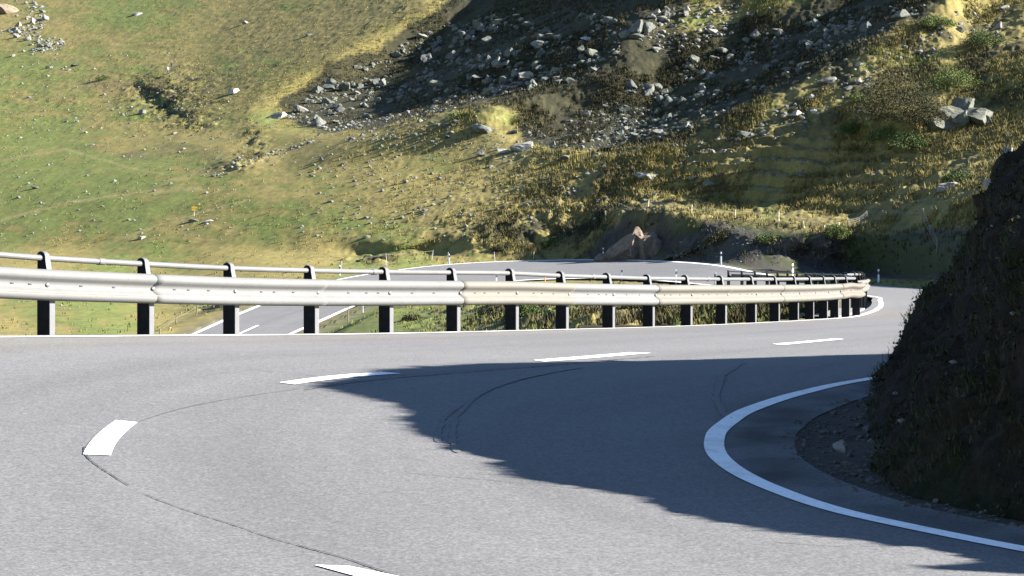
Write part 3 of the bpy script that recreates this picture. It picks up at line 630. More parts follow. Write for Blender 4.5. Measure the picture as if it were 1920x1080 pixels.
def knob_height(X, Y):
    d = sd_poly(X, Y)
    crest = np.interp(Y, [12, 12.8, 13.4, 14.3, 15.4, 16.7, 18, 19.4, 21, 22.6, 24, 25, 26, 27, 27.9, 28.6, 34, 45, 72], [1.4, .0, -.1, .1, .22, .42, 1.0, 1.28, 2.12, 2.02, 1.72, 1.40, .9, .2, -.53, -.75, -.9, -.7, -.4])
    crest = crest + np.clip(X - 6, 0, 12) * .36 * (1 - smooth01(Y, 27, 31))
    base = plane(np.minimum(X, 6), np.minimum(Y, 24)) - .02
    base = np.where(Y > 24, -1.15 - .009 * (Y - 24), base)
    dd = d * (1 + 1.0 * (1 - smooth01(Y, 13.6, 15.2)) * (1 + 3 * smooth01(X, 5.0, 7.5))) + .16 * (fbm(X * .8, Y * .8, 51, 3) - .5)
    sl = base + np.interp(dd, [-1, 0, .25, 1.2, 3.0, 6, 30], [-.6, -.05, .35, 1.95, 5.0, 8.5, 14])
    k = .35; h = np.clip(.5 + .5 * (crest - sl) / k, 0, 1)
    z = crest * (1 - h) + sl * h - k * h * (1 - h)
    return np.where(d > -.3, z, base - .6), d
KZ, KD = knob_height(KX, KY)
gx = np.gradient(KZ, axis=1) / np.gradient(KX, axis=1); gy = np.gradient(KZ, axis=0) / np.gradient(KY, axis=0)
nl = np.sqrt(gx ** 2 + gy ** 2 + 1); nn = np.stack([-gx / nl, -gy / nl, 1 / nl], -1)
wn = smooth01(KD, -.1, .5)
ledge = fbm(KX * .5 + KZ * .9, KZ * 1.3 - KY * .45, 52, 4, .55) - .5; lump = fbm(KX * 2.1 + KZ, KY * 2.1 - KZ * 1.3, 53, 4, .6) - .5; fin = fbm(KX * 7 + KZ * 3, KY * 7 + KZ * 4, 54, 3, .6) - .5
crf = .3 + .7 * smooth01(nl, 1.1, 1.6)
disp = wn * crf * (ledge * .42 + lump * .50 + fin * .20 - .09)
KV = np.stack([KX, KY, KZ], -1) + nn * disp[..., None]
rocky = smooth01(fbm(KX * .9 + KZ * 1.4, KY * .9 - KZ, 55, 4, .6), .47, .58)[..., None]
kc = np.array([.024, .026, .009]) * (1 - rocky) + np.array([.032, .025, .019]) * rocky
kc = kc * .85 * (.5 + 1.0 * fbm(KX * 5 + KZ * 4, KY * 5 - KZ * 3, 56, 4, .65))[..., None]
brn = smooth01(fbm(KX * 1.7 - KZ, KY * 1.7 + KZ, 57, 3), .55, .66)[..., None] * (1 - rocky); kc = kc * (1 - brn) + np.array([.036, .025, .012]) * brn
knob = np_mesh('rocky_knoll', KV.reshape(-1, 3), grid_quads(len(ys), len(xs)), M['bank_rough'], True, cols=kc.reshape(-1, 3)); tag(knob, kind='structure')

# grass tufts on the knoll
def sizes_p(n, a, b, p): x = rng.random(n); return (a ** (1 - p) + x * (b ** (1 - p) - a ** (1 - p))) ** (1 / (1 - p))
def blades(name, base, nrm_, n_blade, hmin, hmax, mats, width=.006, lean=.5):
    n = len(base); tot = n * n_blade
    b = np.repeat(base, n_blade, 0) + np.c_[rng.normal(0, .035, (tot, 2)), np.zeros(tot)]
    az = rng.random(tot) * 6.283; h = rng.uniform(hmin, hmax, tot) * np.repeat(rng.uniform(.6, 1.3, n), n_blade); ln = rng.uniform(.15, lean, tot)
    dirv = np.c_[np.cos(az) * ln, np.sin(az) * ln, np.ones(tot)] + np.repeat(nrm_, n_blade, 0) * .6
    dirv /= np.linalg.norm(dirv, axis=1)[:, None]
    side = np.c_[-np.sin(az), np.cos(az), np.zeros(tot)] * width
    midp = b + dirv * (h * .55)[:, None]; tip = b + dirv * h[:, None] + np.c_[np.cos(az) * h * .35, np.sin(az) * h * .35, -h * .18]
    V = np.stack([b - side, b + side, midp + side * .7, midp - side * .7, tip + side * .08, tip - side * .08], 1).reshape(-1, 3)
    k = np.arange(tot)[:, None] * 6; Q = np.concatenate([k + np.array([0, 1, 2, 3]), k + np.array([3, 2, 4, 5])])
    mi = np.tile((rng.random(tot) < .3).astype(int), 2)
    o = np_mesh(name, V, Q, None, False, mats=mats, mi=mi); return tag(o, kind='stuff')
cand = np.argwhere((KD > .03) & (KX < 7.8) & (KY < 30)); den = fbm(KX * 1.2, KY * 1.2, 58, 3)
sel = cand[rng.random(len(cand)) < .55 * smooth01(den[cand[:, 0], cand[:, 1]], .34, .58) * (1 - .7 * rocky[cand[:, 0], cand[:, 1], 0])]
o = blades('grass', KV[sel[:, 0], sel[:, 1]], nn[sel[:, 0], sel[:, 1]], 11, .04, .11, [M['blade'], M['blade_dry']], width=.0035, lean=.9)
tag(o, 'dark grass tufts hanging on the shaded rocky knoll', 'grass')
# creeping weeds: small leaves hugging the earth
sel = cand[rng.random(len(cand)) < .8 * smooth01(fbm(KX * 2.3, KY * 2.3 + KZ, 59, 3), .42, .62)[cand[:, 0], cand[:, 1]]]
nW = len(sel) * 6; c_ = np.repeat(KV[sel[:, 0], sel[:, 1]] + nn[sel[:, 0], sel[:, 1]] * .004, 6, 0) + rng.normal(0, .02, (nW, 3))
a_ = rng.normal(size=(nW, 3)); a_ /= np.linalg.norm(a_, axis=1)[:, None]; b_ = np.cross(a_, rng.normal(size=(nW, 3))); b_ /= np.linalg.norm(b_, axis=1)[:, None]; L_ = rng.uniform(.010, .028, nW)[:, None]
o = np_mesh('weeds', np.stack([c_ - a_ * L_, c_ + b_ * L_ * .5, c_ + a_ * L_, c_ - b_ * L_ * .5], 1).reshape(-1, 3), np.arange(4 * nW).reshape(nW, 4), None, False, mats=[M['weed'], M['weed_b']], mi=(rng.random(nW) < .35).astype(int))
tag(o, 'low dark weeds and dead leaves covering the shaded knoll', 'weeds', kind='stuff')
# stones and litter on the verge gravel and stuck in the earth
def pebbles(name, P_, S_, mat, label):
    import bmesh
    Vs, Fs, off = [], [], 0; low = []
    for sd in range(6):
        r = np.random.default_rng(40 + sd); bm = bmesh.new(); bmesh.ops.create_icosphere(bm, subdivisions=1, radius=.5); V = np.array([v.co[:] for v in bm.verts]); f = np.array([[v.index for v in q.verts] for q in bm.faces]); bm.free()
        low.append((V * r.uniform(.6, 1.2, (len(V), 1)) * np.array([1.15, .85, .6]), f))
    for p, sc in zip(P_, S_):
        V, f = low[rng.integers(6)]; a = rng.random() * 6.28; c, q = math.cos(a), math.sin(a); Vs.append(V @ np.array([[c, q, 0], [-q, c, 0], [0, 0, 1]]) * sc + p); Fs.append(f + off); off += len(V)
    o = np_mesh(name, np.vstack(Vs), np.vstack(Fs), mat, False); return tag(o, label, 'gravel', kind='stuff')
kv_ = rng.uniform(0, 1, 9000) ** 1.3; iv = rng.uniform(0, k40, 9000).astype(int)
of_ = kv_ * 2.2 - .10; pv_ = ER[iv] + nrmR3[iv] * of_[:, None]; ofp = np.maximum(of_, 0)
pv_[:, 2] += np.interp(ofp, [0, .12, .5, 1.2, 3.6], [-.006, -.02, -.015, .06, .3]) + (fbm(pv_[:, 0] * 6., pv_[:, 1] * 6., 41, 4) - .5) * .10 * np.minimum(1, ofp / 3.6 * 6) + .004
pebbles('gravel', pv_, sizes_p(9000, .012, .10, 2.5), M['pebble'], 'loose dark gravel along the foot of the knoll')
sel = cand[rng.random(len(cand)) < .012]; pebbles('gravel', KV[sel[:, 0], sel[:, 1]], sizes_p(len(sel), .02, .13, 2.6), M['pebble_l'], 'small pale stones stuck in the earth of the knoll')

# ------------------------------------------------------------------ rocks
def rock_mesh(seed, flat=.7):
    r = np.random.default_rng(seed)
    import bmesh
    bm = bmesh.new(); bmesh.ops.create_icosphere(bm, subdivisions=3, radius=.5)
    V = np.array([v.co[:] for v in bm.verts]); fs = [[v.index for v in f.verts] for f in bm.faces]; bm.free()
    for _ in range(13):
        n = r.normal(size=3); n /= np.linalg.norm(n); c = r.uniform(.16, .38); d = V @ n - c; V = V - np.outer(np.maximum(d, 0) * .97, n)
    V += V * ((fbm(V[:, 0] * 4 + seed, V[:, 1] * 4 + V[:, 2] * 3, seed % 4, 3) - .5) * .35)[:, None] + r.normal(0, .007, V.shape)
    V *= np.array([1, r.uniform(.65, 1.), flat * r.uniform(.75, 1.15)]); V /= (V[:, 0].max() - V[:, 0].min())
    return V, np.array(fs)
ROCKS = [rock_mesh(100 + i, .75) for i in range(12)]
def rock_data(i, mat):
    me = bpy.data.meshes.new('boulder'); V, fs = ROCKS[i]
    me.from_pydata(V.tolist(), [], fs.tolist()); me.materials.append(mat); return me
RD = {}
def rock_obj(name, u, v, wpx, mat='rock', label=None, cat='boulder', group=None, sink=.40, zs=1., ri=None, pos=None):
    ri = random.randrange(12) if ri is None else ri
    if (ri, mat) not in RD: RD[(ri, mat)] = rock_data(ri, M[mat])
    p = ground_at(u, v) if pos is None else np.array(pos)
    s = wpx * p[1] / F if pos is None else wpx
    o = bpy.data.objects.new(name, RD[(ri, mat)]); col.objects.link(o)
    h = (ROCKS[ri][0][:, 2].max()) * zs * s
    o.location = (p[0], p[1], p[2] + h * (1 - 2 * sink)); o.scale = (s, s, s * zs); o.rotation_euler = (random.uniform(-.25, .25), random.uniform(-.25, .25), random.uniform(0, 6.28) if ri is not None else 0)
    return tag(o, label, cat, group)

# named boulders the eye can pick out
single = [
    (523, 218, 44, 'pale', .62, 'pale rounded boulder alone at the tip of the shaded scree'),
    (566, 208, 28, 'pale', .75, 'small pale boulder touching the shadow edge right of the rounded boulder'),
    (437, 176, 30, 'white', .8, 'whitish blocky boulder alone in the ochre grass above the eroded bank'),
    (20, 24, 46, 'tan', 1.1, 'big pinkish boulder in the stream bed at the top left corner'),
    (265, 447, 19, 'pale', .7, 'light boulder alone in the green meadow above the handrail'),
    (66, 354, 15, 'rock', .8, 'dark grey boulder alone in the far left meadow'),
    (391, 415, 20, 'white', .3, 'flat white slab lying in the meadow below the yellow signpost'),
    (364, 414, 16, 'rock', .6, 'grey boulder lying beside the flat white slab'),
    (1117, 592, 34, 'white', .55, 'white boulder among shrubs seen under the guard rail'),
    (1010, 585, 16, 'rock', .8, 'dark grey boulder shaded by shrubs under the guard rail'),
    (905, 250, 44, 'rock', .7, 'large dark boulder with a black shadow on the ochre slope'),
    (985, 280, 40, 'pale', .65, 'large light boulder on the ochre slope beside the darker one'),
    (948, 288, 24, 'pale', .7, 'medium light boulder just below the large light one'),
    (1493, 221, 26, 'white', .8, 'white boulder lit by sun on the slope left of the bush mound'),
    (1527, 212, 20, 'white', .8, 'smaller white boulder just right of the lit white one'),
    (1215, 338, 38, 'pale', .55, 'pale lichen boulder on the slope high above the cut rock face'),
    (1300, 341, 26, 'rock', .5, 'low grey boulder on the grassy slope above the fence'),
    (1330, 350, 38, 'rock', .5, 'wide low grey boulder next to terraced grass above the fence'),
    (1555, 150, 40, 'pale', .75, 'fractured pale boulder below the dark upper scree'),
    (1520, 182, 22, 'pale', .6, 'flat topped pale boulder under the fractured boulder'),
    (968, 34, 18, 'white', .5, 'bright boulder alone in the darkest upper shadow'),
    (990, 150, 30, 'pale', 1.3, 'tall slab standing on the lit crest of the shaded scree'),
    (1232, 27, 22, 'white', .7, 'white boulder on top of the lit rocky spur'),
    (1100, 75, 22, 'white', .6, 'white boulder at the shadow edge below the rocky spur'),
    (1400, 258, 34, 'rock', .7, 'dark boulder with light rubble at its foot on the right slope'),
    (1430, 262, 26, 'pale', .6, 'pale boulder leaning on the dark one on the right slope'),
    (90, 128, 16, 'pale', .7, 'small pale boulder below the stream bed'),
    (24, 106, 14, 'white', .8, 'whitish boulder beside the lower end of the stream bed'),
    (140, 123, 22, 'rock', .5, 'low dark boulder in the meadow right of the stream bed'),
    (256, 28, 17, 'white', .7, 'white boulder on the upper left meadow near the runnel'),
    (462, 44, 15, 'white', .7, 'white boulder alone high in the ochre grass'),
    (578, 67, 20, 'rock', .6, 'dark boulder with a long shadow high in the ochre grass'),
    (268, 213, 18, 'pale', .8, 'pale boulder at the foot of the eroded bank'),
    (325, 252, 17, 'rock', .6, 'grey boulder alone in the meadow below the eroded bank'),
    (538, 512, 12, 'rock', .7, 'small grey boulder in the meadow beside the far road'),
    (1880, 20, 26, 'pale', .6, 'pale boulder on the grassy top right corner of the slope'),
    (1590, 165, 22, 'rock', .6, 'dark boulder right of the fractured pale boulder'),
    (1615, 208, 24, 'pale', .6, 'pale low boulder in grass just above the bush mound shadow'),
]
for u, v, w, mt, zs, lab in single: rock_obj('boulder', u, v, w, mt, lab, zs=zs)

# scattered rocks by area
def in_poly(pts, n):
    pts = np.array(pts, float); lo, hi = pts.min(0), pts.max(0); out = []
    while len(out) < n:
        p = rng.uniform(lo, hi); ins = False
        for a, b in zip(pts, np.roll(pts, -1, 0)):
            if ((a[1] <= p[1]) != (b[1] <= p[1])) and p[0] < (b[0] - a[0]) * (p[1] - a[1]) / (b[1] - a[1] + 1e-9) + a[0]: ins = not ins
        if ins: out.append(p)
    return np.array(out)
def along(pts, n, spread):
    pts = np.array(pts, float); d = np.r_[0, np.cumsum(np.linalg.norm(np.diff(pts, axis=0), axis=1))]; t = rng.random(n) * d[-1]
    return np.c_[np.interp(t, d, pts[:, 0]), np.interp(t, d, pts[:, 1])] + rng.normal(0, 1, (n, 2)) * np.array([spread, spread * .45])
def sizes(n, a, b, p=2.2): x = rng.random(n); return (a ** (1 - p) + x * (b ** (1 - p) - a ** (1 - p))) ** (1 / (1 - p))
areas = [
    ('stream', along([(45, 5), (75, 35), (60, 55), (20, 62), (40, 62), (75, 78), (110, 82), (60, 100)], 230, 12), (3.5, 20), 2.0, 'pale', 'rocks of the dry stream bed', 'grey rock of the dry stream bed at the upper left'),
    ('scree', in_poly([(535, 222), (600, 160), (735, 92), (850, 40), (960, 20), (1150, 30), (1170, 122), (1060, 165), (900, 182), (740, 224), (600, 240)], 2300), (3.5, 30), 2.25, 'rock', 'blocks of the shaded scree', 'grey angular block in the long shaded scree band'),
    ('upper_scree', in_poly([(1030, 250), (1190, 165), (1300, 105), (1440, 55), (1600, 10), (1740, 10), (1650, 62), (1560, 115), (1480, 150), (1390, 195), (1290, 245), (1150, 268)], 1300), (3.5, 28), 2.1, 'rock', 'blocks of the upper right scree', 'grey block in the shaded scree on the right slope'),
    ('crest', along([(600, 246), (760, 218), (830, 205), (960, 168), (1020, 150), (1090, 122)], 320, 11), (3, 15), 2.2, 'pale', 'rocks along the lit crest', 'pale rock on the sunlit edge of the shaded scree'),
    ('spur', in_poly([(1180, 60), (1250, 10), (1460, 0), (1420, 40), (1300, 90), (1230, 110)], 260), (3, 18), 2.1, 'pale', 'rocks on the upper spur', 'pale rock on the lit upper spur between two shadows'),
    ('mid', along([(700, 262), (860, 250), (960, 270), (1080, 272), (1200, 268), (1290, 255)], 420, 34), (3, 18), 2.4, 'rock', 'rocks on the middle slope', 'grey rock on the ochre slope below the scree'),
    ('mid_b', along([(1140, 235), (1240, 215), (1180, 250), (1120, 262)], 260, 28), (3, 18), 2.3, 'rock', 'rubble by the lower shadow tip', 'grey rubble rock at the tip of the lower shadow'),
    ('right', along([(1290, 300), (1400, 262), (1500, 216), (1600, 150), (1700, 100), (1800, 60), (1900, 40)], 420, 34), (3, 18), 2.3, 'pale', 'rocks on the right slope', 'pale rock on the terraced right slope'),
    ('meadow', in_poly([(0, 120), (330, 90), (480, 230), (560, 300), (420, 450), (0, 450)], 520), (2.5, 11), 2.6, 'pale', 'rocks dotted over the left meadow', 'small pale rock in the sunlit left meadow'),
    ('run', along([(395, 330), (440, 312), (500, 290), (560, 275), (610, 255)], 120, 9), (2.5, 13), 2.3, 'rock', 'rocks along the dark runnel', 'grey rock along the dark runnel in the meadow'),
    ('slope', in_poly([(560, 300), (700, 240), (1000, 290), (1200, 300), (1150, 400), (900, 450), (560, 450)], 620), (3, 14), 2.5, 'rock', 'rocks on the lower ochre slope', 'small grey rock on the ochre slope above the far road'),
    ('heath', in_poly([(960, 330), (1150, 310), (1300, 320), (1280, 400), (1130, 430), (980, 420)], 300), (3, 15), 2.3, 'rock', 'rocks in the dark heath', 'grey rock in the dark heath above the cut rock face'),
    ('eroded', along([(250, 165), (290, 180), (340, 210), (300, 195)], 130, 22), (2.5, 11), 2.3, 'rock', 'rocks in the eroded bank', 'grey rock in the dark eroded bank of the left meadow'),
    ('terr', along([(1250, 330), (1400, 330), (1560, 320), (1700, 330)], 260, 40), (2.5, 12), 2.5, 'pale', 'rocks on the terraced grass', 'small pale rock on the terraced grass above the fence'),
    ('cutface', along([(1240, 430), (1330, 450), (1440, 470), (1540, 490)], 140, 30), (2.5, 10), 2.4, 'rock', 'rocks in the cut face', 'small rock stuck in the dark face of the road cut'),
    ('cutfoot', along([(1110, 478), (1200, 470), (1300, 480), (1380, 490)], 60, 12), (2.5, 11), 2.3, 'rock', 'rocks at the foot of the cut', 'dark rock in the shaded road cut'),
    ('hump', along([(20, 565), (60, 562), (130, 582), (190, 576)], 26, 8), (2.5, 10), 2.2, 'pale', 'rocks under the rail at the left', 'pale rock in the meadow seen under the rail'),
]
R_ALL = []
for nm, pts, (a, b), p, mt, grp, lab in areas:
    sz = sizes(len(pts), a, b, p)
    for (u, v), s in zip(pts, sz):
        if u < -20 or u > 1940 or v < -25: continue
        if nm in ('scree', 'upper_scree') and rng.random() > float(smooth01(fbm(u / 55. + v / 40., v / 16. - u / 90., 71, 3), .36, .56)): continue
        R_ALL.append((s, u, v, mt, grp, lab))
R_ALL.sort(key=lambda r: -r[0])
NIND = 300 - len(single) - 6
for s, u, v, mt, grp, lab in R_ALL[:NIND]: rock_obj('boulder', u, v, s, mt, lab, group=grp, zs=random.uniform(.7, 1.2))
# all the smaller ones as loose rubble
def rubble(name, lst, mat, label):
    Vs, Fs, off = [], [], 0
    low = []
    import bmesh
    for sd in range(8):
        r = np.random.default_rng(sd); bm = bmesh.new(); bmesh.ops.create_icosphere(bm, subdivisions=1, radius=.5); V = np.array([v.co[:] for v in bm.verts]); f = np.array([[v.index for v in q.verts] for q in bm.faces]); bm.free()
        V = V * r.uniform(.65, 1.15, (len(V), 1)) * np.array([1.1, .9, .75]); low.append((V, f))
    for s, u, v, *_ in lst:
        V, f = low[random.randrange(8)]; p = ground_at(u, v); sc = s * p[1] / F; a = random.uniform(0, 6.28); c, q = math.cos(a), math.sin(a)
        W = V @ np.array([[c, q, 0], [-q, c, 0], [0, 0, 1]]) * sc + p + np.array([0, 0, sc * .03]); Vs.append(W); Fs.append(f + off); off += len(V)
    o = np_mesh(name, np.vstack(Vs), np.vstack(Fs), mat, False); tag(o, label, 'rocks', kind='stuff')
rest = R_ALL[NIND:]
rubble('loose_rocks', [r for r in rest if r[3] == 'rock'], M['rock'], 'loose grey rubble lying among the boulders of the slope')
rubble('loose_rocks', [r for r in rest if r[3] == 'pale'], M['pale'], 'loose pale rubble dotted over meadow and spurs')

# rock outcrops: welded clusters of slabs, each one thing
def outcrop(u, v, parts, mat, label, name='rock_outcrop'):
    p0 = ground_at(u, v); Vs, Fs, off = [], [], 0
    for (du, dv, w, h, ri, lean) in parts:
        p = ground_at(u + du, v + dv); p = np.array([p0[0] + du * p0[1] / F, p0[1] * .88 + p[1] * .12, p0[2] - dv * p0[1] / F * .8]); V, f = ROCKS[ri]; s = w * p[1] / F; hz = h * p[1] / F
        a = random.uniform(0, 6.28); c, q = math.cos(a), math.sin(a); W = V @ np.array([[c, q, 0], [-q, c, 0], [0, 0, 1]])
        ext = W[:, 2].max() - W[:, 2].min(); W = W * np.array([s, s * .8, hz / ext]); W[:, 0] += W[:, 2] * lean
        W = W + p + np.array([0, 0, hz * .28]) - p0; Vs.append(W); Fs.append(f + off); off += len(V)
    o = np_mesh(name, np.vstack(Vs), np.vstack(Fs), mat, False); o.location = p0
    tag(o, label, 'rock outcrop'); return o
random.seed(21)
outcrop(1188, 476, [(-8, 0, 70, 78, 0, -.1), (20, -2, 62, 74, 10, .1), (42, 2, 54, 60, 5, 0), (-34, 5, 48, 46, 8, 0), (62, 8, 38, 38, 4, 0), (8, -14, 66, 60, 2, 0), (36, -12, 56, 52, 6, 0), (-52, 8, 36, 30, 1, 0), (84, 6, 40, 34, 9, 0)], M['tan'], 'tan cracked rock face bulging out of the road cut')
outcrop(1800, 236, [(0, 0, 74, 46, 1, .1), (-30, 16, 58, 40, 6, 0), (28, -8, 60, 44, 4, .1), (-48, 26, 44, 32, 9, 0), (10, -34, 54, 40, 10, 0), (44, 10, 34, 34, 3, 0), (-14, -20, 50, 40, 7, 0)], M['lichen'], 'big pale lichen outcrop right of the dark bush mound')
outcrop(1876, 345, [(0, 0, 44, 60, 2, .2), (14, -26, 40, 54, 5, .2), (-16, 18, 34, 34, 7, .1), (26, -52, 34, 36, 11, .1)], M['pale'], 'pale outcrop at the right beside the dark knoll')
outcrop(1772, 362, [(0, 0, 44, 20, 3, 0), (18, -6, 28, 18, 6, 0)], M['pale'], 'low pale rock ledge between shadow streaks at the right')
outcrop(1195, 66, [(0, 0, 40, 32, 5, 0), (-24, 10, 32, 24, 1, 0), (18, -6, 30, 24, 9, 0), (-6, 20, 30, 20, 8, 0)], M['rock'], 'dark rocky crag on the crest of the upper spur')
outcrop(1690, 36, [(0, 0, 40, 20, 5, 0), (24, 4, 32, 18, 1, 0)], M['rock'], 'dark rock ledge near the top of the right slope')

# ------------------------------------------------------------------ shrubs
def shrub(u, v, wpx, hpx, mat, label, n=2600, leaf=.09, cat='shrub', name='alpine_shrub', group=None):
    p0 = ground_at(u, v); s = p0[1] / F; W = wpx * s / 2; H = hpx * s
    root = empty(name, p0)
    n = int(n * 2.6); leaf = leaf * .58; ncl = 34; cl = np.c_[rng.uniform(-.85, .85, ncl), rng.uniform(-.85, .85, ncl), rng.uniform(.1, .75, ncl)]
    cl = cl[(cl[:, 0] ** 2 + cl[:, 1] ** 2) < .9]; k = rng.integers(0, len(cl), n)
    q = cl[k] + rng.normal(0, .17, (n, 3)); q[:, 2] = np.abs(q[:, 2]) * np.sqrt(np.clip(1.1 - (q[:, 0] ** 2 + q[:, 1] ** 2) * .8, .1, 1))
    c = q * np.array([W, W * .8, H])
    # follow the slope
    gu = ground_at(u + q[:, 0] * wpx / 2, np.full(n, float(v)) - q[:, 1] * wpx * .08) - p0; c[:, 2] += gu[:, 2] * .8
    a = rng.normal(size=(n, 3)); a /= np.linalg.norm(a, axis=1)[:, None]; b = np.cross(a, rng.normal(size=(n, 3))); b /= np.linalg.norm(b, axis=1)[:, None]
    L = leaf * rng.uniform(.6, 1.5, n)[:, None]
    V = np.stack([c - a * L, c + b * L * .5, c + a * L, c - b * L * .5], 1).reshape(-1, 3); Q = np.arange(4 * n).reshape(n, 4)
    np_mesh('foliage', V, Q, mat, False, parent=root)
    sv, sf = [], []
    for j in range(7):
        t = cl[rng.integers(0, len(cl))] * np.array([W, W * .8, H * .8]); r = .03; o = len(sv)
        for m_ in range(4): sv.append((r * math.cos(m_ * 1.57), r * math.sin(m_ * 1.57), -.1))
        for m_ in range(4): sv.append((t[0] + r * .4 * math.cos(m_ * 1.57), t[1] + r * .4 * math.sin(m_ * 1.57), t[2]))
        sf += [(o + m_, o + (m_ + 1) % 4, o + 4 + (m_ + 1) % 4, o + 4 + m_) for m_ in range(4)]
    py_mesh('stem', sv, sf, M['stem'], root)
    return tag(root, label, cat, group)
shrub(1690, 226, 165, 96, M['leaf_d'], 'large dark bush mound on the right slope beside the pale outcrop', 9000, .10)
shrub(1690, 272, 120, 34, M['leaf'], 'low dark green bush below the large bush mound', 4000, .10)
shrub(1600, 248, 60, 26, M['leaf'], 'dark bush in the shadow left of the large bush mound', 2000, .10)
shrub(1792, 162, 120, 34, M['leaf_y'], 'bright green bush above the pale outcrop', 4500, .09)
shrub(1612, 188, 44, 16, M['leaf_y'], 'small bright green bush above the white lit boulders', 1300, .09)
shrub(1850, 85, 80, 30, M['leaf'], 'dark green bush near the top right of the slope', 2500, .09)
shrub(1760, 48, 70, 20, M['leaf_y'], 'green bush patch beside the dark rock ledge', 2000, .09)
shrub(1800, 345, 70, 28, M['leaf'], 'dark bush beside the low pale rock ledge', 2200, .09)
shrub(1570, 446, 54, 26, M['leaf_y'], 'bright green bush at the end of the cut by the fence', 2400, .08)
shrub(192, 150, 26, 11, M['leaf'], 'small round dark bush alone in the left meadow', 800, .08)
shrub(980, 606, 70, 32, M['leaf'], 'dark shrub under the rail left of the white boulder', 2600, .06)
shrub(920, 596, 50, 24, M['leaf_d'], 'brown shrub under the rail among grass tufts', 1800, .06)
shrub(1060, 596, 56, 26, M['leaf'], 'dark shrub under the rail touching the white boulder', 2200, .06)
shrub(1190, 600, 80, 26, M['leaf_d'], 'brown shrub under the rail right of the white boulder', 2200, .06)
shrub(1420, 606, 90, 26, M['leaf_d'], 'dry brown shrub behind the crowded rail posts', 2200, .05)
for su_, sv2, w_, h_, lb_ in ((1290, 607, 60, 30, 'dark dry shrub behind the rail left of the densest one'), (1352, 606, 56, 32, 'dense dark shrub seen between the crowded rail posts'), (1482, 604, 70, 32, 'wide dark shrub behind the rail near its bent end'), (1545, 600, 60, 30, 'dark shrub close behind the bent end of the rail'), (1240, 604, 50, 26, 'dark shrub behind the rail below the delineator of the loop')):
    shrub(su_, sv2, w_, h_, M['leaf_d'] if w_ != 56 else M['leaf'], lb_, 1400, .05)
shrub(140, 534, 60, 22, M['leaf_d'], 'dark leafy clump added in place of a burrow behind the beam at the far left', 2200, .07)  # leaves added where a hummock's dark burrow would be
shrub(770, 600, 40, 12, M['leaf_d'], 'low heather clump under the rail beside the far leg of road', 900, .06)
shrub(940, 470, 44, 12, M['leaf_d'], 'rusty low shrub behind the far edge of the loop', 1200, .08)
shrub(1030, 462, 40, 12, M['leaf'], 'low green shrub left of the shaded cut', 1000, .08)
shrub(1440, 455, 60, 18, M['leaf'], 'green shrub hanging over the dark cut below the fence', 1800, .08)
shrub(1350, 440, 60, 16, M['leaf_d'], 'brown shrub fringe on the brow of the cut', 1600, .08)

# ------------------------------------------------------------------ guard rail: posts, beam segments, hand rail
railroot = empty('guard_rail', (LL[0, 0], LL[0, 1], LL[0, 2]))
tag(railroot, 'long steel guard rail with tube handrail on dark posts along the outer bend', 'guard rail')
R0 = np.array(railroot.location)
# full post path: three more posts towards the camera side, the front run, then the run receding behind it
pre = [C0 + 15.9 * np.array([math.cos(rad(a)), math.sin(rad(a))]) for a in (172, 165.5, 159, 152.5)]
posts = [(p[0], p[1], plane(p[0], p[1]) + .09, .96) for p in pre] + [(PX[i], Yp[i], PZ[i], PH[i]) for i in range(len(US))]
outL = -nrmR
kk = np.arange(NS)
far_path = SL[:, :2] + outL * .6
sel_ = np.where((kk > near_lim - 60) & (SL[:, 1] > 57) & (kk < NS * .95))[0]
fy = SL[sel_, 1]; first = sel_[np.argmax(fy > 58.6)]
i150 = sel_[np.argmax(np.hypot(SL[sel_, 0] - keysL[26, 0], SL[sel_, 1] - keysL[26, 1]) < 0.7)] if True else 0
k150 = int(np.argmin(np.hypot(SL[:, 0] - P3(1352, 538, 146)[0], SL[:, 1] - 146)))
fp = np.c_[far_path[first:k150], SL[first:k150, 2]]
dsum = np.r_[0, np.cumsum(np.linalg.norm(np.diff(fp, axis=0), axis=1))]
for d_ in np.r_[np.arange(1.2, 50, 4.0), np.arange(50, dsum[-1], 3.0)]:
    q = [np.interp(d_, dsum, fp[:, c]) for c in range(3)]; posts.append((q[0], q[1], q[2] + .0, .97))
posts = np.array(posts); nfront = len(pre) + len(US)
ptan = np.gradient(posts[:, :2], axis=0); ptan /= np.linalg.norm(ptan, axis=1)[:, None]
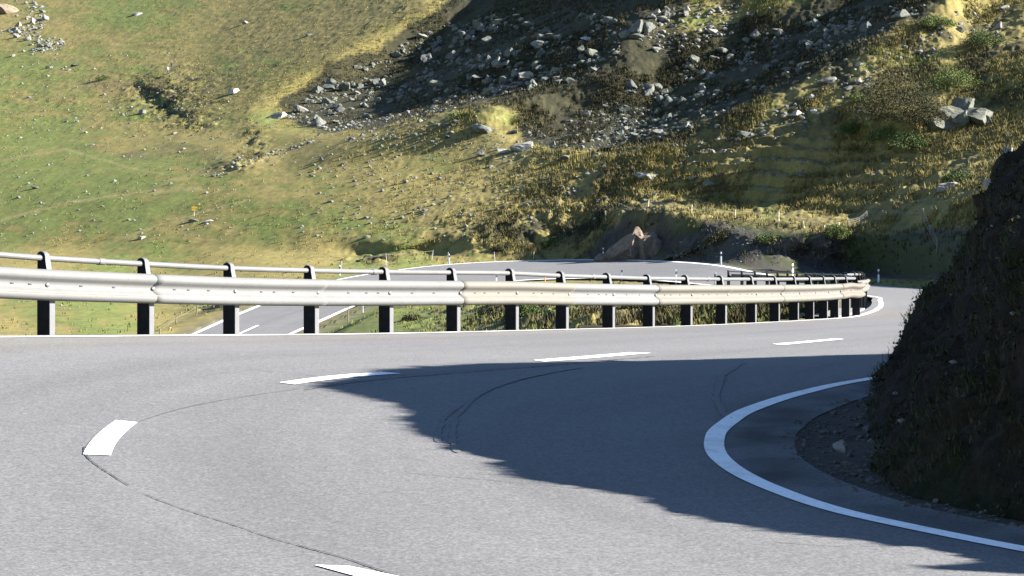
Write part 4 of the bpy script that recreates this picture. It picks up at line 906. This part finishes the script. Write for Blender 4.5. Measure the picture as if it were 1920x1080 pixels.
# post mesh (unit: real size at height .95): web plate + flange wrapped round the top
def post_mesh():
    # outline in (d, z): d positive to the road
    zt = .95
    out = [(-.085, -.45), (-.085, zt - .05)]
    cx_, cz_, r_ = -.035, zt - .055, .055
    for a in np.linspace(170, 10, 9): out.append((cx_ + r_ * math.cos(rad(a)), cz_ + r_ * math.sin(rad(a))))
    front = [(.022, zt - .09), (.085, .50), (.085, -.45)]
    out += front
    th = .006; V, Fc = [], []
    n = len(out)
    for s in (-th / 2, th / 2): V += [(s, -d, z) for d, z in out]
    Fc.append(tuple(range(n - 1, -1, -1))); Fc.append(tuple(range(n, 2 * n)))
    for i in range(n): Fc.append((i, (i + 1) % n, n + (i + 1) % n, n + i))
    web = (V, Fc)
    # flange strip following the front and the rounded top
    chain = out[2:]          # from top-left round to the foot on the road side
    V2, F2 = [], []; w = .085; t = .007
    ch = np.array(chain); tg = np.gradient(ch, axis=0); tg /= np.linalg.norm(tg, axis=1)[:, None]; no = np.c_[-tg[:, 1], tg[:, 0]]
    if no[-1][0] < 0: no = -no
    wid_ = np.interp(np.arange(len(ch)), [0, 8, len(ch) - 2, len(ch) - 1], [.05, .07, w, w])
    for k_ in range(len(ch)):
        a = ch[k_]; b = ch[k_] + no[k_] * t; ww = wid_[k_]
        V2 += [(-.003, -a[0], a[1]), (ww, -a[0], a[1]), (ww, -b[0], b[1]), (-.003, -b[0], b[1])]
    for k_ in range(len(ch) - 1):
        o = 4 * k_
        for m_ in range(4): F2.append((o + m_, o + (m_ + 1) % 4, o + 4 + (m_ + 1) % 4, o + 4 + m_))
    F2 += [(0, 1, 2, 3), tuple(4 * (len(ch) - 1) + m_ for m_ in (3, 2, 1, 0))]
    V3 = web[0] + V2; F3 = web[1] + [tuple(x + len(web[0]) for x in f) for f in F2]
    # rear lip of the channel
    o = len(V3); V3 += [(x, .085 + y, z) for z in (-.45, .55) for x, y in ((0, 0), (.05, 0), (.05, .006), (0, .006))]
    F3 += [(o, o + 1, o + 5, o + 4), (o + 1, o + 2, o + 6, o + 5), (o + 2, o + 3, o + 7, o + 6), (o + 3, o, o + 4, o + 7), (o + 4, o + 5, o + 6, o + 7)]
    # spacer block between post and beam
    o = len(V3); V3 += [(x, y, z) for z in (.50, .64) for x, y in ((.0, -.085), (.11, -.085), (.11, -.125), (.0, -.125))]
    F3 += [(o, o + 3, o + 2, o + 1), (o + 4, o + 5, o + 6, o + 7)] + [(o + m_, o + (m_ + 1) % 4, o + 4 + (m_ + 1) % 4, o + 4 + m_) for m_ in range(4)]
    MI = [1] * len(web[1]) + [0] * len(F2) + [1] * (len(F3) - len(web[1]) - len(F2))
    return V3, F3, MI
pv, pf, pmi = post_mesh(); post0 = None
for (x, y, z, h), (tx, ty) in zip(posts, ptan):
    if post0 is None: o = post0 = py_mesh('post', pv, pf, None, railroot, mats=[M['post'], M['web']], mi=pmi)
    else: o = post0.copy(); col.objects.link(o); o.parent = railroot
    o.location = np.array([x, y, z]) - R0; o.rotation_euler = (0, 0, math.atan2(ty, tx)); o.scale = (1, 1, h / .95)
# path at beam / tube heights
n3 = np.c_[ptan[:, 1], -ptan[:, 0], np.zeros(len(posts))]
def path_dense(d, zfrac, i0, i1, n, cut_in=None):
    K = np.c_[posts[:, :2], posts[:, 2] + posts[:, 3] * zfrac] + n3 * d; s = np.r_[0, np.cumsum(np.linalg.norm(np.diff(posts[:, :2], axis=0), axis=1))]
    return hermite(s, K, np.linspace(s[i0], s[i1], n))
WP = [(.162, .000), (.160, .018), (.150, .045), (.128, .074), (.102, .084), (.080, .078), (.060, .058), (.040, .026), (.022, .008), (.0, .004), (-.022, .008), (-.040, .026), (-.060, .058), (-.080, .078), (-.102, .084), (-.128, .074), (-.150, .045), (-.160, .018), (-.162, .0)]
WP = [(z * 1.06, d) for z, d in WP]
def sweep(path, prof, nrm_, thick):
    n, k = len(path), len(prof); V = []
    pr = np.array(prof); tg = np.gradient(pr, axis=0); tg /= np.linalg.norm(tg, axis=1)[:, None]; no = np.c_[-tg[:, 1], tg[:, 0]]
    if no[k // 2][1] < 0: no = -no
    back = pr - no * thick
    ring = np.vstack([pr, back[::-1]])
    V = path[:, None, :] + nrm_[:, None, :] * ring[None, :, 1:2] + np.array([0, 0, 1.])[None, None] * ring[None, :, 0:1]
    m = len(ring); idx = np.arange(n * m).reshape(n, m); a = idx[:-1]; b = idx[1:]
    Q = np.stack([a, np.roll(a, -1, 1), np.roll(b, -1, 1), b], -1).reshape(-1, 4)
    caps = [tuple(idx[0][::-1]), tuple(idx[-1])]
    return V.reshape(-1, 3), [tuple(q) for q in Q] + caps
def slot_quads(path, nrm_, fr, zc, w, h, dep):
    i = int(fr * (len(path) - 1)); p = path[i]; t = path[min(i + 1, len(path) - 1)] - path[max(i - 1, 0)]; t /= np.linalg.norm(t)
    q = p + nrm_[i] * dep + np.array([0, 0, zc]); up = np.array([0, 0, 1.]); n = nrm_[i]
    V = []
    for dd in (-.003, .003):
        V += [q + t * sx * w / 2 + up * sz * h / 2 + n * dd for sx, sz in ((-1, -1), (1, -1), (1, 1), (-1, 1))]
    return V, [(0, 3, 2, 1), (4, 5, 6, 7), (0, 1, 5, 4), (1, 2, 6, 5), (2, 3, 7, 6), (3, 0, 4, 7)]
segm = ['beam_w', 'beam_w', 'beam_w', 'beam_w', 'beam_w', 'beam_c', 'beam_w', 'beam_c', 'beam_c', 'beam_c', 'beam_c', 'beam_old', 'beam_old'] + ['beam_c'] * 40
bi = 0; starts = list(range(1, len(posts) - 2, 2))     # joints sit at every second post
starts = [0] + [s for s in starts]
for j in range(len(starts)):
    a = starts[j]; b = starts[j + 1] if j + 1 < len(starts) else len(posts) - 1
    if b <= a: continue
    n = 26; eps = .006 * (j % 2)
    path = path_dense(.125 + eps, .595, a, b, n)
    tg = np.gradient(path, axis=0); ext = tg[-1] / np.linalg.norm(tg[-1]) * .12; path = np.vstack([path, path[-1] + ext])
    tg = np.gradient(path, axis=0); tg /= np.linalg.norm(tg, axis=1)[:, None]; nr = np.c_[tg[:, 1], -tg[:, 0], np.zeros(len(path))]; nr /= np.linalg.norm(nr, axis=1)[:, None]
    fpi = j - 0
    if nfront - 4 <= a < nfront + 1:       # battered end: dented outwards and bent
        w = (rng.random(len(path)) - .5); w = np.convolve(w, np.ones(4) / 4, 'same'); path[:, 2] += w * .05; path += nr * (np.convolve(rng.random(len(path)) - .5, np.ones(4) / 4, 'same') * .05)[:, None]
    V, fs = sweep(path - R0, WP, nr, .005)
    if a > nfront: mi = None
    mats = [M[segm[j]], M['dark']]; mi = [0] * len(fs)
    if a <= nfront + 1:
        for fr in ((.12, .2, .34, .62, .7, .82) if j % 2 else (.2, .33, .42, .64, .77)):
            sv, sf = slot_quads(path - R0, nr, fr, .0, .055, .018, .0045); fs += [tuple(x + len(V) for x in f) for f in sf]; V = np.vstack([V, sv]); mi += [1] * 6
    bobj = py_mesh('beam', V, fs, None, railroot, True, mats=mats, mi=mi)
    if j in (1, 2):
        pp = path[::2] + nr[::2] * .0805 - R0; zz = [-.088, -.078]; sv = np.concatenate([pp + np.array([0, 0, z_]) + nr[::2] * (.0035 if z_ < -.08 else .001) for z_ in zz]); m_ = len(pp)
        py_mesh('scrape', sv, [(q, q + 1, m_ + q + 1, m_ + q) for q in range(m_ - 1)], M['scrape'], bobj)
    if a <= nfront + 1:
        for fr in (.02, .5):
            i = int(fr * (n - 1)); p = path[i] - R0; t = tg[i]; up = np.array([0, 0, 1.]); bv, bf = [], []
            for dd, r in ((.004, .034), (.022, .03), (.028, .014)):
                for q in range(8): bv.append(p + nr[i] * dd + t * r * math.cos(q * .785) + up * r * .75 * math.sin(q * .785))
            for L_ in range(2):
                for q in range(8): bf.append((L_ * 8 + q, L_ * 8 + (q + 1) % 8, L_ * 8 + 8 + (q + 1) % 8, L_ * 8 + 8 + q))
            bf.append(tuple(range(16, 24))); py_mesh('bolt', bv, bf, M['bolt'], bobj)
# handrail tube
def tube_mesh(path, r, nseg=10):
    tg = np.gradient(path, axis=0); tg /= np.linalg.norm(tg, axis=1)[:, None]; up = np.array([0, 0, 1.]); sd = np.cross(tg, up); sd /= np.linalg.norm(sd, axis=1)[:, None]; u2 = np.cross(sd, tg)
    a = np.linspace(0, 2 * math.pi, nseg, endpoint=False); rr_ = np.broadcast_to(np.asarray(r, float), (len(path),))
    V = path[:, None] + (sd[:, None] * np.cos(a)[None, :, None] + u2[:, None] * np.sin(a)[None, :, None]) * rr_[:, None, None]
    idx = np.arange(len(path) * nseg).reshape(len(path), nseg); A = idx[:-1]; B = idx[1:]
    Q = np.stack([A, np.roll(A, -1, 1), np.roll(B, -1, 1), B], -1).reshape(-1, 4)
    return V.reshape(-1, 3), [tuple(q) for q in Q] + [tuple(idx[0][::-1]), tuple(idx[-1])]
tp = path_dense(-.035, .925, 0, len(posts) - 1, 420); V, fs = tube_mesh(tp - R0, .034)
py_mesh('handrail', V, fs, M['tube'], railroot, True)
for ip, fr in ((4, .74), (8, -.08), (11, .85), (15, -.2)):
    K = path_dense(-.035, .925, 0, len(posts) - 1, 421); s = np.r_[0, np.cumsum(np.linalg.norm(np.diff(posts[:, :2], axis=0), axis=1))]
    t0 = (s[ip] + fr * (s[ip + 1] - s[ip])) / s[-1] * 420; i = int(t0); pth = np.array([K[i] + (K[i + 1] - K[i]) * q for q in np.linspace(-.18, .18, 4)])
    V, fs = tube_mesh(pth - R0, .041); py_mesh('sleeve', V, fs, M['bolt'], railroot, True)
# pale concrete footing at the turned end of the rail
I = np.arange(first - 26, first + 26); Vv = np.stack([EL[I] - nrmR3[I] * .02, EL[I] - nrmR3[I] * .75], 1); Vv[..., 2] += .03
Vd = Vv.copy(); Vd[..., 2] -= .4; ring = np.stack([Vv[:, 0], Vv[:, 1], Vd[:, 1], Vd[:, 0]], 1)
idx = np.arange(len(I) * 4).reshape(-1, 4); A, B = idx[:-1], idx[1:]
fo = np_mesh('concrete_footing', ring.reshape(-1, 3), np.stack([A, np.roll(A, -1, 1), np.roll(B, -1, 1), B], -1).reshape(-1, 4), M['concrete'], False); tag(fo, kind='structure')

# ------------------------------------------------------------------ delineator posts
def prism(sec0, z0, sec1, z1):
    n = len(sec0); V = [(x, y, z0) for x, y in sec0] + [(x, y, z) for (x, y), z in zip(sec1, z1 if hasattr(z1, '__len__') else [z1] * n)]
    return V, [tuple(range(n - 1, -1, -1)), tuple(range(n, 2 * n))] + [(i, (i + 1) % n, n + (i + 1) % n, n + i) for i in range(n)]
def delin_parts():
    tri = [(-.06, -.05), (.06, -.05), (.045, .035), (0, .07), (-.045, .035)]; sc = lambda k: [(x * k, y * k) for x, y in tri]
    low = prism(sc(1.05), -.3, sc(1.0), [.68 + .18 * (x + .06) for x, y in tri])
    band = prism(sc(1.0), 0, sc(1.0), 0); n = 5
    bv = [(x * 1.003, y * 1.003, .68 + .18 * (x + .06)) for x, y in tri] + [(x * 1.003, y * 1.003, .90 + .18 * (x + .06)) for x, y in tri]
    cap = [(x, y, .90 + .18 * (x + .06)) for x, y in tri] + [(x * .95, y * .95, 1.06 + .5 * (.04 - y) * .3) for x, y in tri]
    fs = low[1]; rf = [(-.016, -.054, .76), (.016, -.054, .76), (.016, -.054, .86), (-.016, -.054, .86), (-.016, -.051, .76), (.016, -.051, .76), (.016, -.051, .86), (-.016, -.051, .86)]
    return low, (bv, fs), (cap, fs), (rf, [(0, 1, 2, 3), (1, 5, 6, 2), (5, 4, 7, 6), (4, 0, 3, 7), (3, 2, 6, 7), (0, 4, 5, 1)])
DP = delin_parts(); dproto = None
def copy_tree(o, parent=None):
    c = o.copy(); col.objects.link(c); c.parent = parent
    for ch in o.children: copy_tree(ch, c)
    return c
def delineator(pos, label, hpx, rz=0.):
    global dproto
    if dproto is None:
        r = empty('delineator_post', (0, 0, 0))
        py_mesh('body', *DP[0], M['white_pl'], r); py_mesh('black_band', *DP[1], M['black_pl'], r); py_mesh('cap', *DP[2], M['white_pl'], r); py_mesh('reflector', *DP[3], M['refl'], r)
        dproto = r
    else: r = copy_tree(dproto)
    r.location = pos; s = hpx * pos[1] / F / 1.08; r.scale = (1.1 * s, 1.1 * s, s); r.rotation_euler = (0, 0, rz)
    tag(r, label, 'delineator', 'white delineator posts along the road'); return r
def road_side(u, v, hpx, Y=None, dz=0): return P3(u, v, Y)
for u, v, h, Y, lab in [
    (842, 495.5, 20, 214.5, 'white delineator post on the far edge left of the loop top'),
    (1131, 484.5, 20, 211, 'white delineator post in front of the shaded rock cut'),
    (1352, 495.5, 23.5, 185.5, 'white delineator post under the dark cut right of the tan rock'),
    (1486, 521, 27, 171, 'white delineator post behind the receding rail at the dark bank'),
    (1647, 532.5, 28, 164, 'white delineator post beside the turned end of the guard rail'),
    (931, 534.5, 23, 185.5, 'white delineator post on the near edge of the loop by the orange stake'),
    (1166, 525, 22.5, 181, 'white delineator post on the near edge of the loop above the grass'),
    (1268, 530, 25, 163.5, 'white delineator post near the inner right end of the loop'),
    (1341, 537, 27, 148.5, 'white delineator post at the start of the receding dark rail'),
    (637, 516, 19, 203, 'white delineator post left of the far road where it turns down'),
    (320, 631, 17, 163, 'white delineator post left of the lower leg of road'),
    (680, 582, 20, 168, 'white delineator post right of the lower leg of road hidden by the beam')]:
    delineator(tuple(P3(u, v, Y)), lab, h, random.uniform(-.5, .5))

# ------------------------------------------------------------------ wire fence, stakes, signpost
def stake_mesh(w, h):
    n = 8; r = [(w / 2 * math.cos(i * .785), w / 2 * math.sin(i * .785)) for i in range(n)]; r2 = [(x * .85, y * .85) for x, y in r]
    return prism(r, -.3, r2, [h + (.03 if i in (0, 1, 2) else 0) for i in range(n)])
def fence(label, pts, mat, w=.11, wires=(.45, .75, .98)):
    P = np.array([ground_at(u, v) for u, v, _ in pts]); root = empty('wire_fence', P[0]); tops = []
    for (u, v, h), p in zip(pts, P):
        H = h * p[1] / F; o = py_mesh('post', *stake_mesh(w, H), mat, root); o.location = p - P[0]; o.rotation_euler = (random.uniform(-.06, .06), random.uniform(-.1, .12), 0); tops.append(H)
    for fr in wires:
        pth = []
        for k in range(len(P) - 1):
            for q in np.linspace(0, 1, 6, endpoint=False): pth.append(P[k] * (1 - q) + P[k + 1] * q + np.array([0, 0, (tops[k] * (1 - q) + tops[k + 1] * q) * fr - .12 * q * (1 - q)]))
        pth.append(P[-1] + np.array([0, 0, tops[-1] * fr])); V, fs = tube_mesh(np.array(pth) - P[0], .010, 5); py_mesh('wire', V, fs, M['wire'], root)
    return tag(root, label, 'fence')
fence('wire fence of pale wooden posts along the grassy brow of the cut', [(1136, 420, 16), (1215, 398, 14), (1296, 407, 20), (1378, 416, 16), (1460, 425, 21), (1507, 431, 13), (1545, 432, 10), (1573, 428, 14)], M['wood'])
fence('wire fence of grey leaning posts climbing through the shadow at right', [(1590, 427, 15), (1610, 421, 12), (1626, 411, 14), (1653, 409, 14), (1688, 408, 13), (1729, 424, 30), (1757, 474, 24)], M['wood_d'])
fence('thin wire fence with grey posts behind the far road', [(640, 505, 17), (725, 500, 24), (810, 488, 18), (840, 487, 14), (928, 484, 18), (1000, 482, 15)], M['grey_st'], .06, (.9,))
fence('low fence of dark stakes beside the lower leg of road', [(300, 628, 14), (330, 612, 14), (368, 596, 20), (400, 582, 14)], M['wood_d'], .10, (.8,))
def stake(u, v, h, mat, label, Y=None, name='marker_stake', cat='stake', w=.09):
    p = ground_at(u, v) if Y is None else P3(u, v, Y); o = py_mesh(name, *stake_mesh(w, h * p[1] / F), mat); o.location = p; return tag(o, label, cat)
stake(1022, 532.5, 17, M['orange'], 'orange marker stake standing between the loop and the guard rail', 183)
stake(653, 598, 22, M['wood_d'], 'thin brown stake in the grass right of the lower road leg', 163.)
p = ground_at(364, 404); root = empty('trail_signpost', p)
H = 18 * p[1] / F
py_mesh('pole', *stake_mesh(.07, H), M['grey_st'], root)
sw_, sh_ = 9 * p[1] / F, 3.4 * p[1] / F
for zc, sg in ((H - .12, 1), (H - .36, -1)):
    sv = [(-sw_ / 2, -.05, zc - sh_ / 2), (sw_ / 2, -.05, zc - sh_ / 2), (sw_ / 2 + sg * .1, -.05, zc), (sw_ / 2, -.05, zc + sh_ / 2), (-sw_ / 2, -.05, zc + sh_ / 2)]
    sv += [(x, -.02, z) for x, _, z in sv]; py_mesh('sign_arm', sv, [(0, 1, 2, 3, 4), (9, 8, 7, 6, 5)] + [(i, 5 + i, 5 + (i + 1) % 5, (i + 1) % 5) for i in range(5)], M['yellow'], root)
tag(root, 'yellow hiking signpost on a thin pole in the left meadow', 'signpost')
# white stone lying in the verge gravel
i_, t_ = 0, 0
q = P3(1580, 862, 4600 * 2.2 / (862 - 270 - 12)); st = rock_obj('stone', 0, 0, .13, 'white', 'white stone lying on the dark gravel at the foot of the knoll', 'stone', zs=.8, pos=(q[0], q[1], q[2] + .08), ri=2)

# ------------------------------------------------------------------ two walkers far up the meadow
def person(u, v, hpx, top, leg, label, stride=.22, turn=0.):
    p = ground_at(u, v); H = hpx * p[1] / F; s = H / 1.75
    root = empty('person', p); root.rotation_euler = (0, 0, turn); root.scale = (s, s, s)
    J = [(0, 0, .95, .13), (0, 0, 1.15, .13), (0, 0, 1.38, .15), (0, 0, 1.50, .06), (0, 0, 1.58, .085), (0, .01, 1.70, .08)]
    V = [j[:3] for j in J]; R = [j[3] for j in J]; E = [(i, i + 1) for i in range(5)]
    def chain(start, pts):
        prev = start
        for x, y, z, r in pts: V.append((x, y, z)); R.append(r); E.append((prev, len(V) - 1)); prev = len(V) - 1
    chain(0, [(.10, 0, .86, .095), (.11, -stride * .6, .50, .065), (.11, -stride, .10, .045), (.11, -stride - .14, .04, .035)])
    chain(0, [(-.10, 0, .86, .095), (-.11, stride * .3, .48, .065), (-.11, stride * 1.3, .12, .045), (-.11, stride * 1.1 - .1, .04, .035)])
    chain(2, [(.20, 0, 1.40, .06), (.25, .06, 1.12, .045), (.24, -.1, .92, .035), (.24, -.16, .84, .03)])
    chain(2, [(-.20, 0, 1.40, .06), (-.25, -.04, 1.12, .045), (-.24, .02, .90, .035), (-.24, .02, .82, .03)])
    me = bpy.data.meshes.new('body'); me.from_pydata(V, E, []); o = bpy.data.objects.new('body', me); col.objects.link(o); o.parent = root
    m = o.modifiers.new('skin', 'SKIN')
    for i, sv in enumerate(me.skin_vertices[0].data): sv.radius = (R[i], R[i]); sv.use_root = (i == 0)
    o.modifiers.new('sub', 'SUBSURF').levels = 1; me.materials.append(M['skin'])
    dg = bpy.context.evaluated_depsgraph_get(); ev = o.evaluated_get(dg); m2 = bpy.data.meshes.new_from_object(ev); o.modifiers.clear(); o.data = m2; m2.materials.clear()
    for mt in (M['skin'], M[top], M[leg]): m2.materials.append(mt)
    for pl in m2.polygons:
        c = pl.center; pl.material_index = 2 if c.z < .93 and abs(c.x) < .19 else (1 if c.z < 1.5 and c.z > .88 else 0); pl.use_smooth = True
    hv, hf = tube_mesh(np.array([(0, .02, 1.66), (0, .025, 1.72), (0, .02, 1.79)]), [.098, .095, .05], 10); py_mesh('hair', hv, hf, M['stem'], root, True)
    return tag(root, label, 'person')
person(315, 138, 13, 'cloth_l', 'cloth_b', 'person in pale blue clothes walking up the far meadow', .2, .5)
person(322, 129, 15, 'cloth_d', 'cloth_d', 'person in dark clothes walking ahead on the far meadow', .22, .3)

# ------------------------------------------------------------------ light, sky, camera
sd = Vector((math.cos(rad(AZ)) * math.cos(rad(EL_)), math.sin(rad(AZ)) * math.cos(rad(EL_)), math.sin(rad(EL_))))
sl = bpy.data.lights.new('sun', 'SUN'); sl.energy = 5.0; sl.angle = rad(.53); sl.color = (1, .95, .87)
so = bpy.data.objects.new('sun', sl); col.objects.link(so); so.rotation_euler = sd.to_track_quat('Z', 'Y').to_euler()
w = bpy.data.worlds.new('World'); scene.world = w; w.use_nodes = True; nt = w.node_tree
sky = nt.nodes.new('ShaderNodeTexSky'); sky.sky_type = 'NISHITA'; sky.sun_disc = False; sky.sun_elevation = rad(EL_); sky.sun_rotation = rad(90 - AZ); sky.altitude = 2000; sky.dust_density = .2; sky.ozone_density = 2.5
nt.links.new(sky.outputs[0], nt.nodes['Background'].inputs[0]); nt.nodes['Background'].inputs[1].default_value = .05
cam = bpy.data.cameras.new('camera'); co = bpy.data.objects.new('camera', cam); col.objects.link(co)
co.location = (0, 0, 0); co.rotation_euler = (rad(90), 0, 0)
cam.sensor_width = 36; cam.lens = F / 1920 * 36; cam.shift_y = -(540 - VH) / 1920; cam.clip_end = 4000; cam.clip_start = .1
scene.camera = co
scene.cycles.diffuse_bounces = 3
vs_ = scene.view_settings; vs_.view_transform = 'Standard'; vs_.look = 'None'; vs_.gamma = 1; vs_.exposure = 2.5
